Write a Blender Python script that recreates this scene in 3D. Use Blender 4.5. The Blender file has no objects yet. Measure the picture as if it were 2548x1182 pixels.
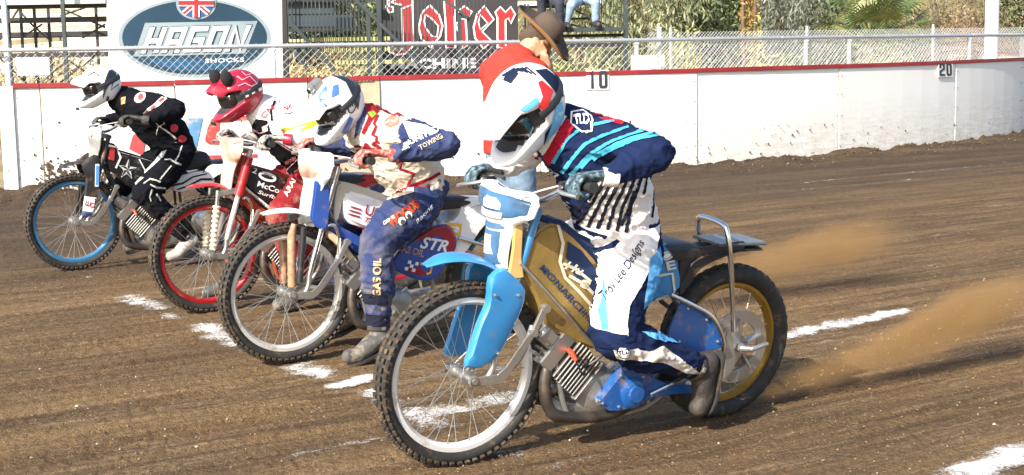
import bpy, bmesh, math, random
import numpy as np
from mathutils import Vector, Matrix, Quaternion, noise as mnoise
from mathutils.bvhtree import BVHTree
from mathutils.geometry import tessellate_polygon

random.seed(7); rng = np.random.default_rng(7)
scene = bpy.context.scene
COL = scene.collection
R = math.radians

# ------------------------------------------------------------------ camera
FPX, CX, CY = 3620.0, 1274.0, 591.0            # focal length and centre in photo pixels
PITCH, ROLL, CAMH = R(7.4), R(1.0), 1.58
_F = Vector((0, math.cos(PITCH), -math.sin(PITCH)))
_U0 = Vector((0, math.sin(PITCH), math.cos(PITCH))); _R0 = Vector((1, 0, 0))
_U = _U0*math.cos(ROLL) + _R0*math.sin(ROLL); _R = _R0*math.cos(ROLL) - _U0*math.sin(ROLL)
CAM = Vector((0, 0, CAMH))
cam_d = bpy.data.cameras.new('camera'); cam_d.sensor_width = 36; cam_d.lens = FPX/2548*36
cam_d.clip_start = .05; cam_d.clip_end = 3000
cam = bpy.data.objects.new('camera', cam_d); COL.objects.link(cam)
cam.matrix_world = Matrix.Translation(CAM) @ Matrix((_R, _U, -_F)).transposed().to_4x4()
scene.camera = cam

# ------------------------------------------------------------------ light
SUN_EL = R(34); _s = Vector((-.58, -.815, 0)).normalized()
SUN = (_s*math.cos(SUN_EL) + Vector((0, 0, math.sin(SUN_EL)))).normalized()
w = bpy.data.worlds.new('World'); scene.world = w; w.use_nodes = True
nt = w.node_tree; bg = nt.nodes['Background']
sky = nt.nodes.new('ShaderNodeTexSky'); sky.sky_type = 'NISHITA'; sky.sun_disc = False
sky.sun_elevation = SUN_EL; sky.sun_rotation = math.atan2(SUN.x, SUN.y)
sky.dust_density = 2.0; sky.air_density = 1.0
nt.links.new(sky.outputs[0], bg.inputs[0]); bg.inputs[1].default_value = .125
sd = bpy.data.lights.new('sun', 'SUN'); sd.energy = 4.4; sd.angle = R(.53); sd.color = (1, .93, .82)
so = bpy.data.objects.new('sun', sd); COL.objects.link(so)
so.rotation_euler = (-SUN).to_track_quat('-Z', 'Y').to_euler()
vs = scene.view_settings
vs.view_transform = 'Standard'; vs.look = 'None'; vs.exposure = 1.06; vs.gamma = 1; vs.use_curve_mapping = False
scene.render.engine = 'CYCLES'
scene.cycles.volume_step_rate = 2.0; scene.cycles.max_bounces = 6; scene.cycles.transparent_max_bounces = 12

# ------------------------------------------------------------------ placing helpers
def ray(x, y): return _F + _R*((x-CX)/FPX) - _U*((y-CY)/FPX)
def G(x, y, z=0.0):
    d = ray(x, y); return CAM + d*((z-CAMH)/d.z)
def P(x, y, Y):
    d = ray(x, y); return CAM + d*(Y/d.y)

class Frame:
    """Local frame of a motorcycle: x forward, y left, z up, origin under the front axle."""
    def __init__(s, front, yaw, lean, shift=0):
        yw, l = R(yaw), R(lean)
        s.X = Vector((-math.cos(yw), -math.sin(yw), 0)); left = Vector((math.sin(yw), -math.cos(yw), 0))
        s.Z = Vector((0, 0, 1))*math.cos(l) + left*math.sin(l); s.Y = left*math.cos(l) - Vector((0, 0, 1))*math.sin(l)
        s.O = Vector(front) + s.X*shift
        s.D = Vector((-.46, -.88, -.10)).normalized()      # prints are pressed on from the front left
        s.M = Matrix.Translation(s.O) @ Matrix((s.X, s.Y, s.Z)).transposed().to_4x4()
    def S(s, x, y, ly=0.0):
        """side elevation: where the sight line meets the plane local y = ly"""
        d = ray(x, y); t = ((s.O + s.Y*ly - CAM).dot(s.Y))/d.dot(s.Y); p = CAM + d*t - s.O
        return Vector((p.dot(s.X), ly, p.dot(s.Z)))

# ------------------------------------------------------------------ materials
MATS = {}
def mat(name, col, rough=.55, metal=0.0, var=.12, vscale=9, bump=0.0, bscale=120, dirt=0.0, dcol=(.17, .105, .055), dscale=7, coat=0.0, zdirt=None, sheen=0, emit=None, spec=None):
    if name in MATS: return MATS[name]
    m = bpy.data.materials.new(name); m.use_nodes = True; t = m.node_tree; n = t.nodes; L = t.links
    b = n['Principled BSDF']; b.inputs['Roughness'].default_value = rough; b.inputs['Metallic'].default_value = metal
    if coat: b.inputs['Coat Weight'].default_value = coat; b.inputs['Coat Roughness'].default_value = .08
    if sheen: b.inputs['Sheen Weight'].default_value = sheen
    if spec is not None: b.inputs['Specular IOR Level'].default_value = spec
    tc = n.new('ShaderNodeTexCoord'); out = None
    c = n.new('ShaderNodeRGB'); c.outputs[0].default_value = (*col, 1); out = c.outputs[0]
    if var:
        nz = n.new('ShaderNodeTexNoise'); nz.inputs['Scale'].default_value = vscale; nz.inputs['Detail'].default_value = 6
        L.new(tc.outputs['Object'], nz.inputs['Vector'])
        mr = n.new('ShaderNodeMapRange'); mr.inputs[1].default_value = .3; mr.inputs[2].default_value = .7
        mr.inputs[3].default_value = 1-var; mr.inputs[4].default_value = 1+var*.5
        L.new(nz.outputs[0], mr.inputs[0])
        mx = n.new('ShaderNodeMix'); mx.data_type = 'RGBA'; mx.blend_type = 'MULTIPLY'; mx.inputs[0].default_value = 1
        L.new(out, mx.inputs[6]); L.new(mr.outputs[0], mx.inputs[7]); out = mx.outputs[2]
    if dirt:
        nz = n.new('ShaderNodeTexNoise'); nz.inputs['Scale'].default_value = dscale; nz.inputs['Detail'].default_value = 9; nz.inputs['Roughness'].default_value = .68
        L.new(tc.outputs['Object'], nz.inputs['Vector'])
        mr = n.new('ShaderNodeMapRange'); mr.inputs[1].default_value = .62-dirt*.22; mr.inputs[2].default_value = .78-dirt*.18
        L.new(nz.outputs[0], mr.inputs[0]); fac = mr.outputs[0]
        if zdirt:                                      # splashed from below: heavier near the ground
            sx = n.new('ShaderNodeSeparateXYZ'); L.new(tc.outputs['Object'], sx.inputs[0])
            m2 = n.new('ShaderNodeMapRange'); m2.inputs[1].default_value = zdirt[1]; m2.inputs[2].default_value = zdirt[0]
            L.new(sx.outputs[2], m2.inputs[0])
            mm = n.new('ShaderNodeMath'); mm.operation = 'MULTIPLY'; L.new(fac, mm.inputs[0]); L.new(m2.outputs[0], mm.inputs[1]); fac = mm.outputs[0]
        mx = n.new('ShaderNodeMix'); mx.data_type = 'RGBA'; L.new(fac, mx.inputs[0]); L.new(out, mx.inputs[6]); mx.inputs[7].default_value = (*dcol, 1); out = mx.outputs[2]
        if rough < .5:
            mf = n.new('ShaderNodeMapRange'); mf.inputs[3].default_value = rough; mf.inputs[4].default_value = .85
            L.new(fac, mf.inputs[0]); L.new(mf.outputs[0], b.inputs['Roughness'])
    L.new(out, b.inputs['Base Color'])
    if bump:
        nz = n.new('ShaderNodeTexNoise'); nz.inputs['Scale'].default_value = bscale; nz.inputs['Detail'].default_value = 4
        L.new(tc.outputs['Object'], nz.inputs['Vector'])
        bp = n.new('ShaderNodeBump'); bp.inputs['Strength'].default_value = bump; bp.inputs['Distance'].default_value = .01
        L.new(nz.outputs[0], bp.inputs['Height']); L.new(bp.outputs[0], b.inputs['Normal'])
    if emit:
        b.inputs['Emission Color'].default_value = (*emit[0], 1); b.inputs['Emission Strength'].default_value = emit[1]
    MATS[name] = m; return m

def cloth(name, col, dirt=0.0, **k): return mat('cloth_'+name, col, rough=.9, spec=.12, var=.13, vscale=14, bump=.5, bscale=26, dirt=dirt, **k)
def paint(name, col, dirt=0.2, **k): return mat('paint_'+name, col, rough=.32, var=.12, coat=.3, dirt=dirt, dscale=16, dcol=(.24, .165, .095), bump=.04, bscale=30, **k)
def steel(name, col=(.6, .6, .6), rough=.28, dirt=.2, **k): return mat('metal_'+name, col, rough=rough, metal=1.0, var=.15, vscale=20, dirt=dirt, bump=.05, bscale=40, **k)

# ------------------------------------------------------------------ mesh helpers
def rounded(pts, sub=4):
    """closed smooth outline through the given points"""
    k = len(pts); out = []
    for i in range(k):
        p0, p1, p2, p3 = (Vector(pts[(i+j) % k]) for j in (-1, 0, 1, 2))
        for q in range(sub):
            t = q/sub; out.append(.5*((2*p1)+(p2-p0)*t*.85+(2*p0*.85-(3+1.7)*p1+(2*1.85)*p2-.85*p3+p0*0)*t*t*0) if False else p1.lerp(p2, t)+((p2-p0)*.42*(t*(1-t)**2)-(p3-p1)*.42*(t*t*(1-t))))
    return out
class MB:
    def __init__(s): s.v = []; s.f = []; s.mi = []
    def add(s, vs, fs, mi=0):
        o = len(s.v); s.v += [tuple(p) for p in vs]; s.f += [tuple(i+o for i in f) for f in fs]; s.mi += [mi]*len(fs); return s
    def box(s, c, d, rot=None, mi=0):
        c = Vector(c); hx, hy, hz = d[0]/2, d[1]/2, d[2]/2
        vs = [Vector((x, y, z)) for x in (-hx, hx) for y in (-hy, hy) for z in (-hz, hz)]
        if rot is not None: vs = [rot @ p for p in vs]
        return s.add([p+c for p in vs], [(0, 1, 3, 2), (4, 6, 7, 5), (0, 4, 5, 1), (2, 3, 7, 6), (0, 2, 6, 4), (1, 5, 7, 3)], mi)
    def beam(s, a, b, w_, h_, up=(0, 0, 1), mi=0):
        a, b = Vector(a), Vector(b); x = (b-a); L_ = x.length; x.normalize()
        y = Vector(up).cross(x)
        if y.length < 1e-4: y = Vector((1, 0, 0)).cross(x)
        y.normalize(); z = x.cross(y)
        return s.box((a+b)/2, (L_, w_, h_), Matrix((x, y, z)).transposed(), mi)
    def tube(s, pts, r, n=8, cap=True, closed=False, flat=None, up=None, mi=0):
        """swept tube; r scalar or list; flat=(factor) squeezes the second axis"""
        pts = [Vector(p) for p in pts]; k = len(pts); rs = r if hasattr(r, '__len__') else [r]*k
        rings = []; nrm = None
        for i, p in enumerate(pts):
            if closed: t = pts[(i+1) % k]-pts[i-1]
            else: t = pts[min(i+1, k-1)]-pts[max(i-1, 0)]
            t.normalize()
            if up is not None: nrm = Vector(up) - t*t.dot(Vector(up))
            elif nrm is None:
                nrm = t.orthogonal()
            else: nrm = nrm - t*t.dot(nrm)
            nrm.normalize(); bn = t.cross(nrm)
            ra = rs[i]; rb = ra if not hasattr(ra, '__len__') else ra[1]; ra = ra if not hasattr(ra, '__len__') else ra[0]
            if flat: rb = ra*flat
            rings.append([p + nrm*(math.cos(a)*rb) + bn*(math.sin(a)*ra) for a in (2*math.pi*j/n for j in range(n))])
        vs = [q for rg in rings for q in rg]; fs = []
        for i in range(k if closed else k-1):
            i2 = (i+1) % k
            for j in range(n): fs.append((i*n+j, i*n+(j+1) % n, i2*n+(j+1) % n, i2*n+j))
        if cap and not closed: fs.append(tuple(range(n-1, -1, -1))); fs.append(tuple((k-1)*n+j for j in range(n)))
        return s.add(vs, fs, mi)
    def capsule(s, pts, rs, n=14, sub=4):
        """limb: smooth path with rounded ends (closed volume)"""
        pts, rs = spline(pts, rs, sub)
        d0 = (pts[0]-pts[1]).normalized(); d1 = (pts[-1]-pts[-2]).normalized()
        g = lambda r: max(r) if hasattr(r, '__len__') else r
        sc = lambda r, f: tuple(x*f for x in r) if hasattr(r, '__len__') else r*f
        P_, Q = [], []
        for a in (.95, .8, .5): P_.append(pts[0]+d0*g(rs[0])*a*.8); Q.append(sc(rs[0], math.sqrt(1-a*a)))
        P_ += pts; Q += rs
        for a in (.5, .8, .95): P_.append(pts[-1]+d1*g(rs[-1])*a*.8); Q.append(sc(rs[-1], math.sqrt(1-a*a)))
        return s.tube(P_, Q, n, True, up=None)
    def torso(s, secs, n=20):
        """secs: (centre, half width along y, half depth)"""
        pts = [Vector(c) for c, _, _ in secs]; rs = [(b_, a_) for _, a_, b_ in secs]
        pts, rs = spline(pts, rs, 4)
        d0 = (pts[0]-pts[1]).normalized(); d1 = (pts[-1]-pts[-2]).normalized()
        pts = [pts[0]+d0*.03]+pts+[pts[-1]+d1*.01]; rs = [tuple(x*.75 for x in rs[0])]+rs+[tuple(x*.8 for x in rs[-1])]
        return s.tube(pts, rs, n, True, up=(0, 1, 0))
    def ellipsoid(s, c, r, rot=None, nu=16, nv=10, mi=0):
        c = Vector(c); vs = []; fs = []
        for i in range(nv+1):
            e = -math.pi/2+math.pi*i/nv
            for j in range(nu):
                a = 2*math.pi*j/nu; p = Vector((r[0]*math.cos(e)*math.cos(a), r[1]*math.cos(e)*math.sin(a), r[2]*math.sin(e)))
                if rot is not None: p = rot @ p
                vs.append(p+c)
        for i in range(nv):
            for j in range(nu): fs.append((i*nu+j, i*nu+(j+1) % nu, (i+1)*nu+(j+1) % nu, (i+1)*nu+j))
        return s.add(vs, fs, mi)
    def lathe(s, prof, c=(0, 0, 0), n=48, mi=0, closed=True):
        """profile (radius, y) spun about the y axis through c"""
        k = len(prof); vs = []; fs = []; c = Vector(c)
        for j in range(n):
            a = 2*math.pi*j/n
            for r_, y_ in prof: vs.append(c+Vector((r_*math.cos(a), y_, r_*math.sin(a))))
        for j in range(n):
            j2 = (j+1) % n
            for i in range(k if closed else k-1):
                i2 = (i+1) % k; fs.append((j*k+i, j2*k+i, j2*k+i2, j*k+i2))
        return s.add(vs, fs, mi)
    def slab(s, outline, y0, y1, mi=0):
        """outline of (x,z) points extruded from y0 to y1"""
        k = len(outline); o = [Vector((p[0], 0, p[-1])) for p in outline]
        vs = [Vector((p.x, y0, p.z)) for p in o]+[Vector((p.x, y1, p.z)) for p in o]
        fs = [tuple(range(k)), tuple(range(2*k-1, k-1, -1))]+[(i, (i+1) % k, k+(i+1) % k, k+i) for i in range(k)]
        return s.add(vs, fs, mi)
    def sweep(s, secs, mi=0, caps=True):
        """list of equal-length closed rings of points"""
        n = len(secs[0]); vs = [p for r_ in secs for p in r_]; fs = []
        for i in range(len(secs)-1):
            for j in range(n): fs.append((i*n+j, i*n+(j+1) % n, (i+1)*n+(j+1) % n, (i+1)*n+j))
        if caps: fs.append(tuple(range(n-1, -1, -1))); fs.append(tuple((len(secs)-1)*n+j for j in range(n)))
        return s.add(vs, fs, mi)

def spline(pts, rs, sub):
    pts = [Vector(p) for p in pts]; k = len(pts)
    if k < 3 and sub: 
        out = []; ro_ = []
        for i in range(sub+1):
            t = i/sub; out.append(pts[0].lerp(pts[1], t))
            a, b = rs[0], rs[1]
            ro_.append(tuple(x+(y-x)*t for x, y in zip(a, b)) if hasattr(a, '__len__') else a+(b-a)*t)
        return out, ro_
    out = []; ro_ = []
    for i in range(k-1):
        p0, p1, p2, p3 = pts[max(i-1, 0)], pts[i], pts[i+1], pts[min(i+2, k-1)]
        for q in range(sub):
            t = q/sub
            out.append(.5*((2*p1)+(p2-p0)*t+(2*p0-5*p1+4*p2-p3)*t*t+(3*p1-p0-3*p2+p3)*t**3))
            a, b = rs[i], rs[i+1]
            ro_.append(tuple(x+(y-x)*t for x, y in zip(a, b)) if hasattr(a, '__len__') else a+(b-a)*t)
    out.append(pts[-1]); ro_.append(rs[-1]); return out, ro_
def curve(pts, sub=6): return spline(pts, [0]*len(pts), sub)[0]

def fix_normals(me):
    bm = bmesh.new(); bm.from_mesh(me); bmesh.ops.recalc_face_normals(bm, faces=bm.faces); bm.to_mesh(me); bm.free()
def obj(name, mb, m, parent=None, smooth=True, angle=40, bevel=0, seg=2, fix=True):
    me = bpy.data.meshes.new(name); me.from_pydata(mb.v, [], mb.f)
    ms = m if isinstance(m, (list, tuple)) else [m]
    for x in ms: me.materials.append(x)
    if any(mb.mi): me.polygons.foreach_set('material_index', mb.mi)
    if fix or bevel:
        bm = bmesh.new(); bm.from_mesh(me)
        if fix: bmesh.ops.recalc_face_normals(bm, faces=bm.faces)
        if bevel:
            ed = [e for e in bm.edges if len(e.link_faces) == 2 and e.calc_face_angle(0) > R(35)]
            bmesh.ops.bevel(bm, geom=ed, offset=bevel, segments=seg, affect='EDGES', clamp_overlap=True)
        bm.to_mesh(me); bm.free()
    if smooth:
        me.polygons.foreach_set('use_smooth', [True]*len(me.polygons)); me.set_sharp_from_angle(angle=R(angle))
    o = bpy.data.objects.new(name, me); COL.objects.link(o)
    if parent is not None: o.parent = parent
    return o
def empty(name, M=None):
    o = bpy.data.objects.new(name, None); COL.objects.link(o); o.empty_display_size = .2
    if M is not None: o.matrix_world = M
    return o
def tag(o, label=None, cat=None, group=None, kind=None):
    if label: o['label'] = label
    if cat: o['category'] = cat
    if group: o['group'] = group
    if kind: o['kind'] = kind
    return o
def inst(name, o, parent, M):
    c = bpy.data.objects.new(name, o.data); COL.objects.link(c); c.parent = parent; c.matrix_local = M; return c

def remesh(name, mb, voxel, m, parent=None, smooth=6, wr=0.0, wscale=11, matfn=None):
    """join overlapping closed volumes into one continuous skin"""
    me = bpy.data.meshes.new('tmp'); me.from_pydata(mb.v, [], mb.f); fix_normals(me)
    o = bpy.data.objects.new('tmp', me); COL.objects.link(o)
    md = o.modifiers.new('r', 'REMESH'); md.mode = 'VOXEL'; md.voxel_size = voxel
    if smooth: sm = o.modifiers.new('s', 'SMOOTH'); sm.iterations = smooth; sm.factor = .5
    dg = bpy.context.evaluated_depsgraph_get()
    nm = bpy.data.meshes.new_from_object(o.evaluated_get(dg))
    bpy.data.objects.remove(o); bpy.data.meshes.remove(me)
    nm.name = name; nm.materials.clear()
    ms = m if isinstance(m, (list, tuple)) else [m]
    for x in ms: nm.materials.append(x)
    if wr:
        seed = Vector((random.random()*40, random.random()*40, 3))
        nrm = [v.normal.copy() for v in nm.vertices]
        for v, q in zip(nm.vertices, nrm):
            p = v.co*wscale; p2 = Vector((p.x*.9+p.z*.5, p.y, p.z*1.5-p.x*.6))+seed
            warp = mnoise.noise_vector(p2*.55)*.7; p2 = p2+warp
            a = mnoise.noise(p2); b = mnoise.noise(p2*2.1+Vector((5, 1, 2))); c_ = mnoise.noise(p2*.4)
            rd = max(0, 1-abs(a)*2.6)**2; rb = max(0, 1-abs(b)*2.6)**2
            v.co += q*wr*(rd*(.7+.9*c_)-.35+rb*.45+c_*.7)
    nm.polygons.foreach_set('use_smooth', [True]*len(nm.polygons))
    if matfn:
        nm.polygons.foreach_set('material_index', [matfn(p.center) for p in nm.polygons])
    r_ = bpy.data.objects.new(name, nm); COL.objects.link(r_)
    if parent is not None: r_.parent = parent
    return r_

# ------------------------------------------------------------------ flat artwork: lettering, stripes, emblems
def text2d(body, bold=.0, shear=0.0, space=1.0):
    """glyph outlines of a line of lettering as triangles, scaled to the unit box"""
    c = bpy.data.curves.new('t', 'FONT'); c.body = body; c.size = 1; c.offset = bold; c.shear = shear; c.space_character = space; c.resolution_u = 3
    o = bpy.data.objects.new('t', c); COL.objects.link(o)
    dg = bpy.context.evaluated_depsgraph_get(); me = bpy.data.meshes.new_from_object(o.evaluated_get(dg))
    bpy.data.objects.remove(o); bpy.data.curves.remove(c)
    vs = [(v.co.x, v.co.y) for v in me.vertices]; fs = [tuple(p.vertices) for p in me.polygons]; bpy.data.meshes.remove(me)
    a = np.array(vs); lo = a.min(0); hi = a.max(0); a = (a-lo)/(hi-lo)
    return [tuple(q) for q in a], fs
class Art:
    """flat artwork in photo-plane coordinates, later laid on a surface"""
    def __init__(s): s.v = []; s.f = []
    def poly(s, pts):
        o = len(s.v); s.v += [tuple(map(float, p)) for p in pts]
        for t in tessellate_polygon([[Vector((p[0], p[1], 0)) for p in pts]]): s.f.append(tuple(i+o for i in t))
        return s
    def stroke(s, pts, w_, w2=None, closed=False):
        pts = [Vector((p[0], p[1])) for p in pts]; k = len(pts); Lf, Rt = [], []
        for i, p in enumerate(pts):
            t = (pts[(i+1) % k]-pts[i-1]) if closed else (pts[min(i+1, k-1)]-pts[max(i-1, 0)])
            t.normalize(); n = Vector((-t.y, t.x)); ww = w_ if w2 is None else w_+(w2-w_)*i/max(1, k-1)
            Lf.append(p+n*ww/2); Rt.append(p-n*ww/2)
        for i in range(k if closed else k-1):
            j = (i+1) % k; s.poly([Lf[i], Lf[j], Rt[j], Rt[i]])
        return s
    def text(s, body, p0, p1, h, bold=.01, shear=0.0, space=1.0):
        """body runs from p0 to p1 (bottom line), h tall"""
        vs, fs = text2d(body, bold, shear, space); p0 = Vector(p0); d = Vector(p1)-p0; u = d.normalized(); n = Vector((u.y, -u.x))
        o = len(s.v)
        s.v += [tuple(p0+d*a+n*(h*b)) for a, b in vs]; s.f += [tuple(i+o for i in f) for f in fs]; return s
    def block(s, body, p0, p1, h, w_, shear=0.0, gap=.16):
        """square-cut sign lettering from p0 to p1 on its bottom line; w_ is the stroke width"""
        G_ = {'H': [([(0, 0), (0, 1)], 0, 0), ([(1, 0), (1, 1)], 0, 0), ([(0, .47), (1, .47)], 0, 1)], 'A': [([(0, 0), (0, 1), (1, 1), (1, 0)], 0, 0), ([(0, .40), (1, .40)], 0, 1)], 'G': [([(1, 1), (0, 1), (0, 0), (1, 0), (1, .46), (.52, .46)], 0, 0)],
              'O': [([(0, 0), (0, 1), (1, 1), (1, 0)], 1, 0)], 'N': [([(0, 0), (0, 1), (1, 0), (1, 1)], 0, 0)], '1': [([(.5, 0), (.5, 1), (.1, .86)], 0, 0)], '0': [([(0, .1), (0, .9), (.14, 1), (.86, 1), (1, .9), (1, .1), (.86, 0), (.14, 0)], 1, 0)], '2': [([(0, .75), (0, 1), (1, 1), (1, .56), (0, .34), (0, 0), (1, 0)], 0, 0)]}
        p0 = Vector(p0); d = Vector(p1)-p0; u = d.normalized(); n = Vector((u.y, -u.x)); cell = d.length/len(body); hw = w_/2
        for i, ch in enumerate(body):
            for ln, closed, butt in G_[ch]:
                q = [Vector((cell*(i+gap/2)+hw+a*(cell*(1-gap)-w_), hw+b*(h-w_))) for a, b in ln]; k = len(q)
                if butt: q[0].x += hw; q[-1].x -= hw
                elif not closed:
                    for a, b in ((0, 1), (-1, -2)):
                        if abs(q[a].y-q[b].y) > .6*h or ch in 'G2': e = (q[a]-q[b]).normalized()*hw; q[a] = q[a]+e
                Lf, Rt = [], []
                for j in range(k):
                    t0 = (q[j]-q[j-1]).normalized() if (j or closed) else None; t1 = (q[(j+1) % k]-q[j]).normalized() if (j < k-1 or closed) else None
                    t0 = t0 or t1; t1 = t1 or t0; n0, n1 = Vector((-t0.y, t0.x)), Vector((-t1.y, t1.x)); m_ = (n0+n1); c_ = 1+n0.dot(n1); m_ = m_*(hw/max(c_, .45)); Lf.append(q[j]+m_); Rt.append(q[j]-m_)
                X_ = lambda v: p0+u*(v.x+shear*v.y)+n*v.y
                for j in range(k if closed else k-1): j2 = (j+1) % k; s.poly([X_(Lf[j]), X_(Lf[j2]), X_(Rt[j2]), X_(Rt[j])])
        return s
    def ellipse(s, c, rx, ry, n=32, ang=0):
        ca, sa = math.cos(R(ang)), math.sin(R(ang)); pts = []
        for i in range(n):
            a = 2*math.pi*i/n; x, y = rx*math.cos(a), ry*math.sin(a); pts.append((c[0]+x*ca-y*sa, c[1]+x*sa+y*ca))
        return s.poly(pts)
    def ring(s, c, rx, ry, w_, n=36, ang=0):
        ca, sa = math.cos(R(ang)), math.sin(R(ang)); pts = []
        for i in range(n):
            a = 2*math.pi*i/n; x, y = rx*math.cos(a), ry*math.sin(a); pts.append((c[0]+x*ca-y*sa, c[1]+x*sa+y*ca))
        return s.stroke(pts, w_, closed=True)
    def fine(s, step):
        bm = bmesh.new(); V = [bm.verts.new((p[0], p[1], 0)) for p in s.v]
        for f in s.f:
            try: bm.faces.new([V[i] for i in f])
            except Exception: pass
        for _ in range(7):
            ed = [e for e in bm.edges if e.calc_length() > step]
            if not ed: break
            bmesh.ops.subdivide_edges(bm, edges=ed, cuts=1); bmesh.ops.triangulate(bm, faces=[f for f in bm.faces if len(f.verts) > 3])
        bm.verts.index_update(); vs = [(v.co.x, v.co.y) for v in bm.verts]; fs = [tuple(v.index for v in f.verts) for f in bm.faces]; bm.free()
        return vs, fs
BVH = {}
def bvh(o):
    if o.name not in BVH:
        BVH[o.name] = BVHTree.FromPolygons([v.co.copy() for v in o.data.vertices], [tuple(p.vertices) for p in o.data.polygons])
    return BVH[o.name]
def pieces(fs, nv):
    par = list(range(nv))
    def find(i):
        while par[i] != i: par[i] = par[par[i]]; i = par[i]
        return i
    for f in fs:
        r_ = find(f[0])
        for i in f[1:]: par[find(i)] = r_
    out = {}
    for f in fs: out.setdefault(find(f[0]), []).append(f)
    return list(out.values())
JOINED = ('letter', 'bone', 'checker', 'print', 'mark', 'bars', 'trim', 'saltire', 'cross', 'numeral')
def sheets(name, vs, fs, m, parent, smooth):
    """one object for each separate piece; a word or a fine pattern stays together"""
    grp = pieces(fs, len(vs))
    grp = ([g_ for g_ in grp if len(g_) > 2] or grp) if smooth else grp
    if len(grp) > 40 or any(j in name for j in JOINED): grp = [fs]
    o = None
    for g_ in grp:
        used = sorted({i for f in g_ for i in f}); ix = {k: i for i, k in enumerate(used)}
        mb = MB(); mb.v = [tuple(vs[i]) for i in used]; mb.f = [tuple(ix[i] for i in f) for f in g_]; mb.mi = [0]*len(g_)
        o = obj(name, mb, m, parent, smooth=smooth, angle=70, fix=False)
    return o
def lay(name, art, fr, ly, targets, m, parent, off=.0022, step=4.6, reach=.24, first=False):
    """print artwork on a curved body, pressed on along one fixed direction of the machine's own frame"""
    vs, fs = art.fine(step); ts = [bvh(t) for t in targets]; D = fr.D; out = []; ok = []
    for x, y in vs:
        p = fr.S(x, y, ly); best = None
        for t in ts:
            q = p-D*.8
            for _ in range(8):
                h = t.ray_cast(q, D)
                if h[0] is None: break
                e_ = abs((h[0]-p).dot(D)); e_ = (h[0]-p).dot(D)+.5 if first else e_
                if h[1].dot(D) < .02 and e_ < (reach+.5 if first else reach) and (best is None or e_ < best[0]): best = (e_, h[0], h[1])
                q = h[0]+D*.002
        if best is None: out.append(p); ok.append(False)
        else:
            n = best[2]; n = n if n.dot(D) < 0 else -n
            out.append(best[1]+(n*.6-D*.4)*(off*1.15+.0016)); ok.append(True)
    good = [f for f in fs if all(ok[i] for i in f) and max((out[f[i]]-out[f[i-1]]).length for i in range(len(f))) < .06]
    if not good: print('EMPTY decal', name); return None
    return sheets(name, out, good, m, parent, True)
def paste(name, art, fn, m, parent, step=60, thick=0):
    """artwork on a flat board: fn maps photo-plane coordinates to points on the board"""
    vs, fs = art.fine(step); return sheets(name, [fn(x, y) for x, y in vs], list(fs), m, parent, False)

def vnoise(x, y, seed=0):
    """2-D value noise, vectorised"""
    xi = np.floor(x).astype(np.int64); yi = np.floor(y).astype(np.int64); xf = x-xi; yf = y-yi
    def h(a, b):
        n = (a*374761393+b*668265263+seed*974711) & 0x7fffffff; n = ((n ^ (n >> 13))*1274126177) & 0x7fffffff
        return ((n ^ (n >> 16)) & 0xffff)/65535.0
    u = xf*xf*(3-2*xf); v = yf*yf*(3-2*yf)
    return (h(xi, yi)*(1-u)+h(xi+1, yi)*u)*(1-v)+(h(xi, yi+1)*(1-u)+h(xi+1, yi+1)*u)*v

# ================================================================== THE SETTING
def node_mat(name):
    m = bpy.data.materials.new(name); m.use_nodes = True; t = m.node_tree; return m, t, t.nodes, t.links, t.nodes['Principled BSDF']
def n_noise(n, L, vec, scale, detail=6, rough=.55):
    z = n.new('ShaderNodeTexNoise'); z.inputs['Scale'].default_value = scale; z.inputs['Detail'].default_value = detail; z.inputs['Roughness'].default_value = rough
    L.new(vec, z.inputs['Vector']); return z.outputs[0]
def n_range(n, L, src, a, b, c=0.0, d=1.0):
    r_ = n.new('ShaderNodeMapRange'); L.new(src, r_.inputs[0])
    for i, v in enumerate((a, b, c, d)): r_.inputs[i+1].default_value = v
    return r_.outputs[0]
def n_mix(n, L, fac, a, b, blend='MIX'):
    x = n.new('ShaderNodeMix'); x.data_type = 'RGBA'; x.blend_type = blend
    for i, v in ((0, fac), (6, a), (7, b)):
        if isinstance(v, (int, float)): x.inputs[i].default_value = v
        elif isinstance(v, tuple): x.inputs[i].default_value = (*v, 1)
        else: L.new(v, x.inputs[i])
    return x.outputs[2]
def n_math(n, L, op, a, b):
    x = n.new('ShaderNodeMath'); x.operation = op
    for i, v in ((0, a), (1, b)):
        if isinstance(v, (int, float)): x.inputs[i].default_value = v
        else: L.new(v, x.inputs[i])
    return x.outputs[0]

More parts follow.
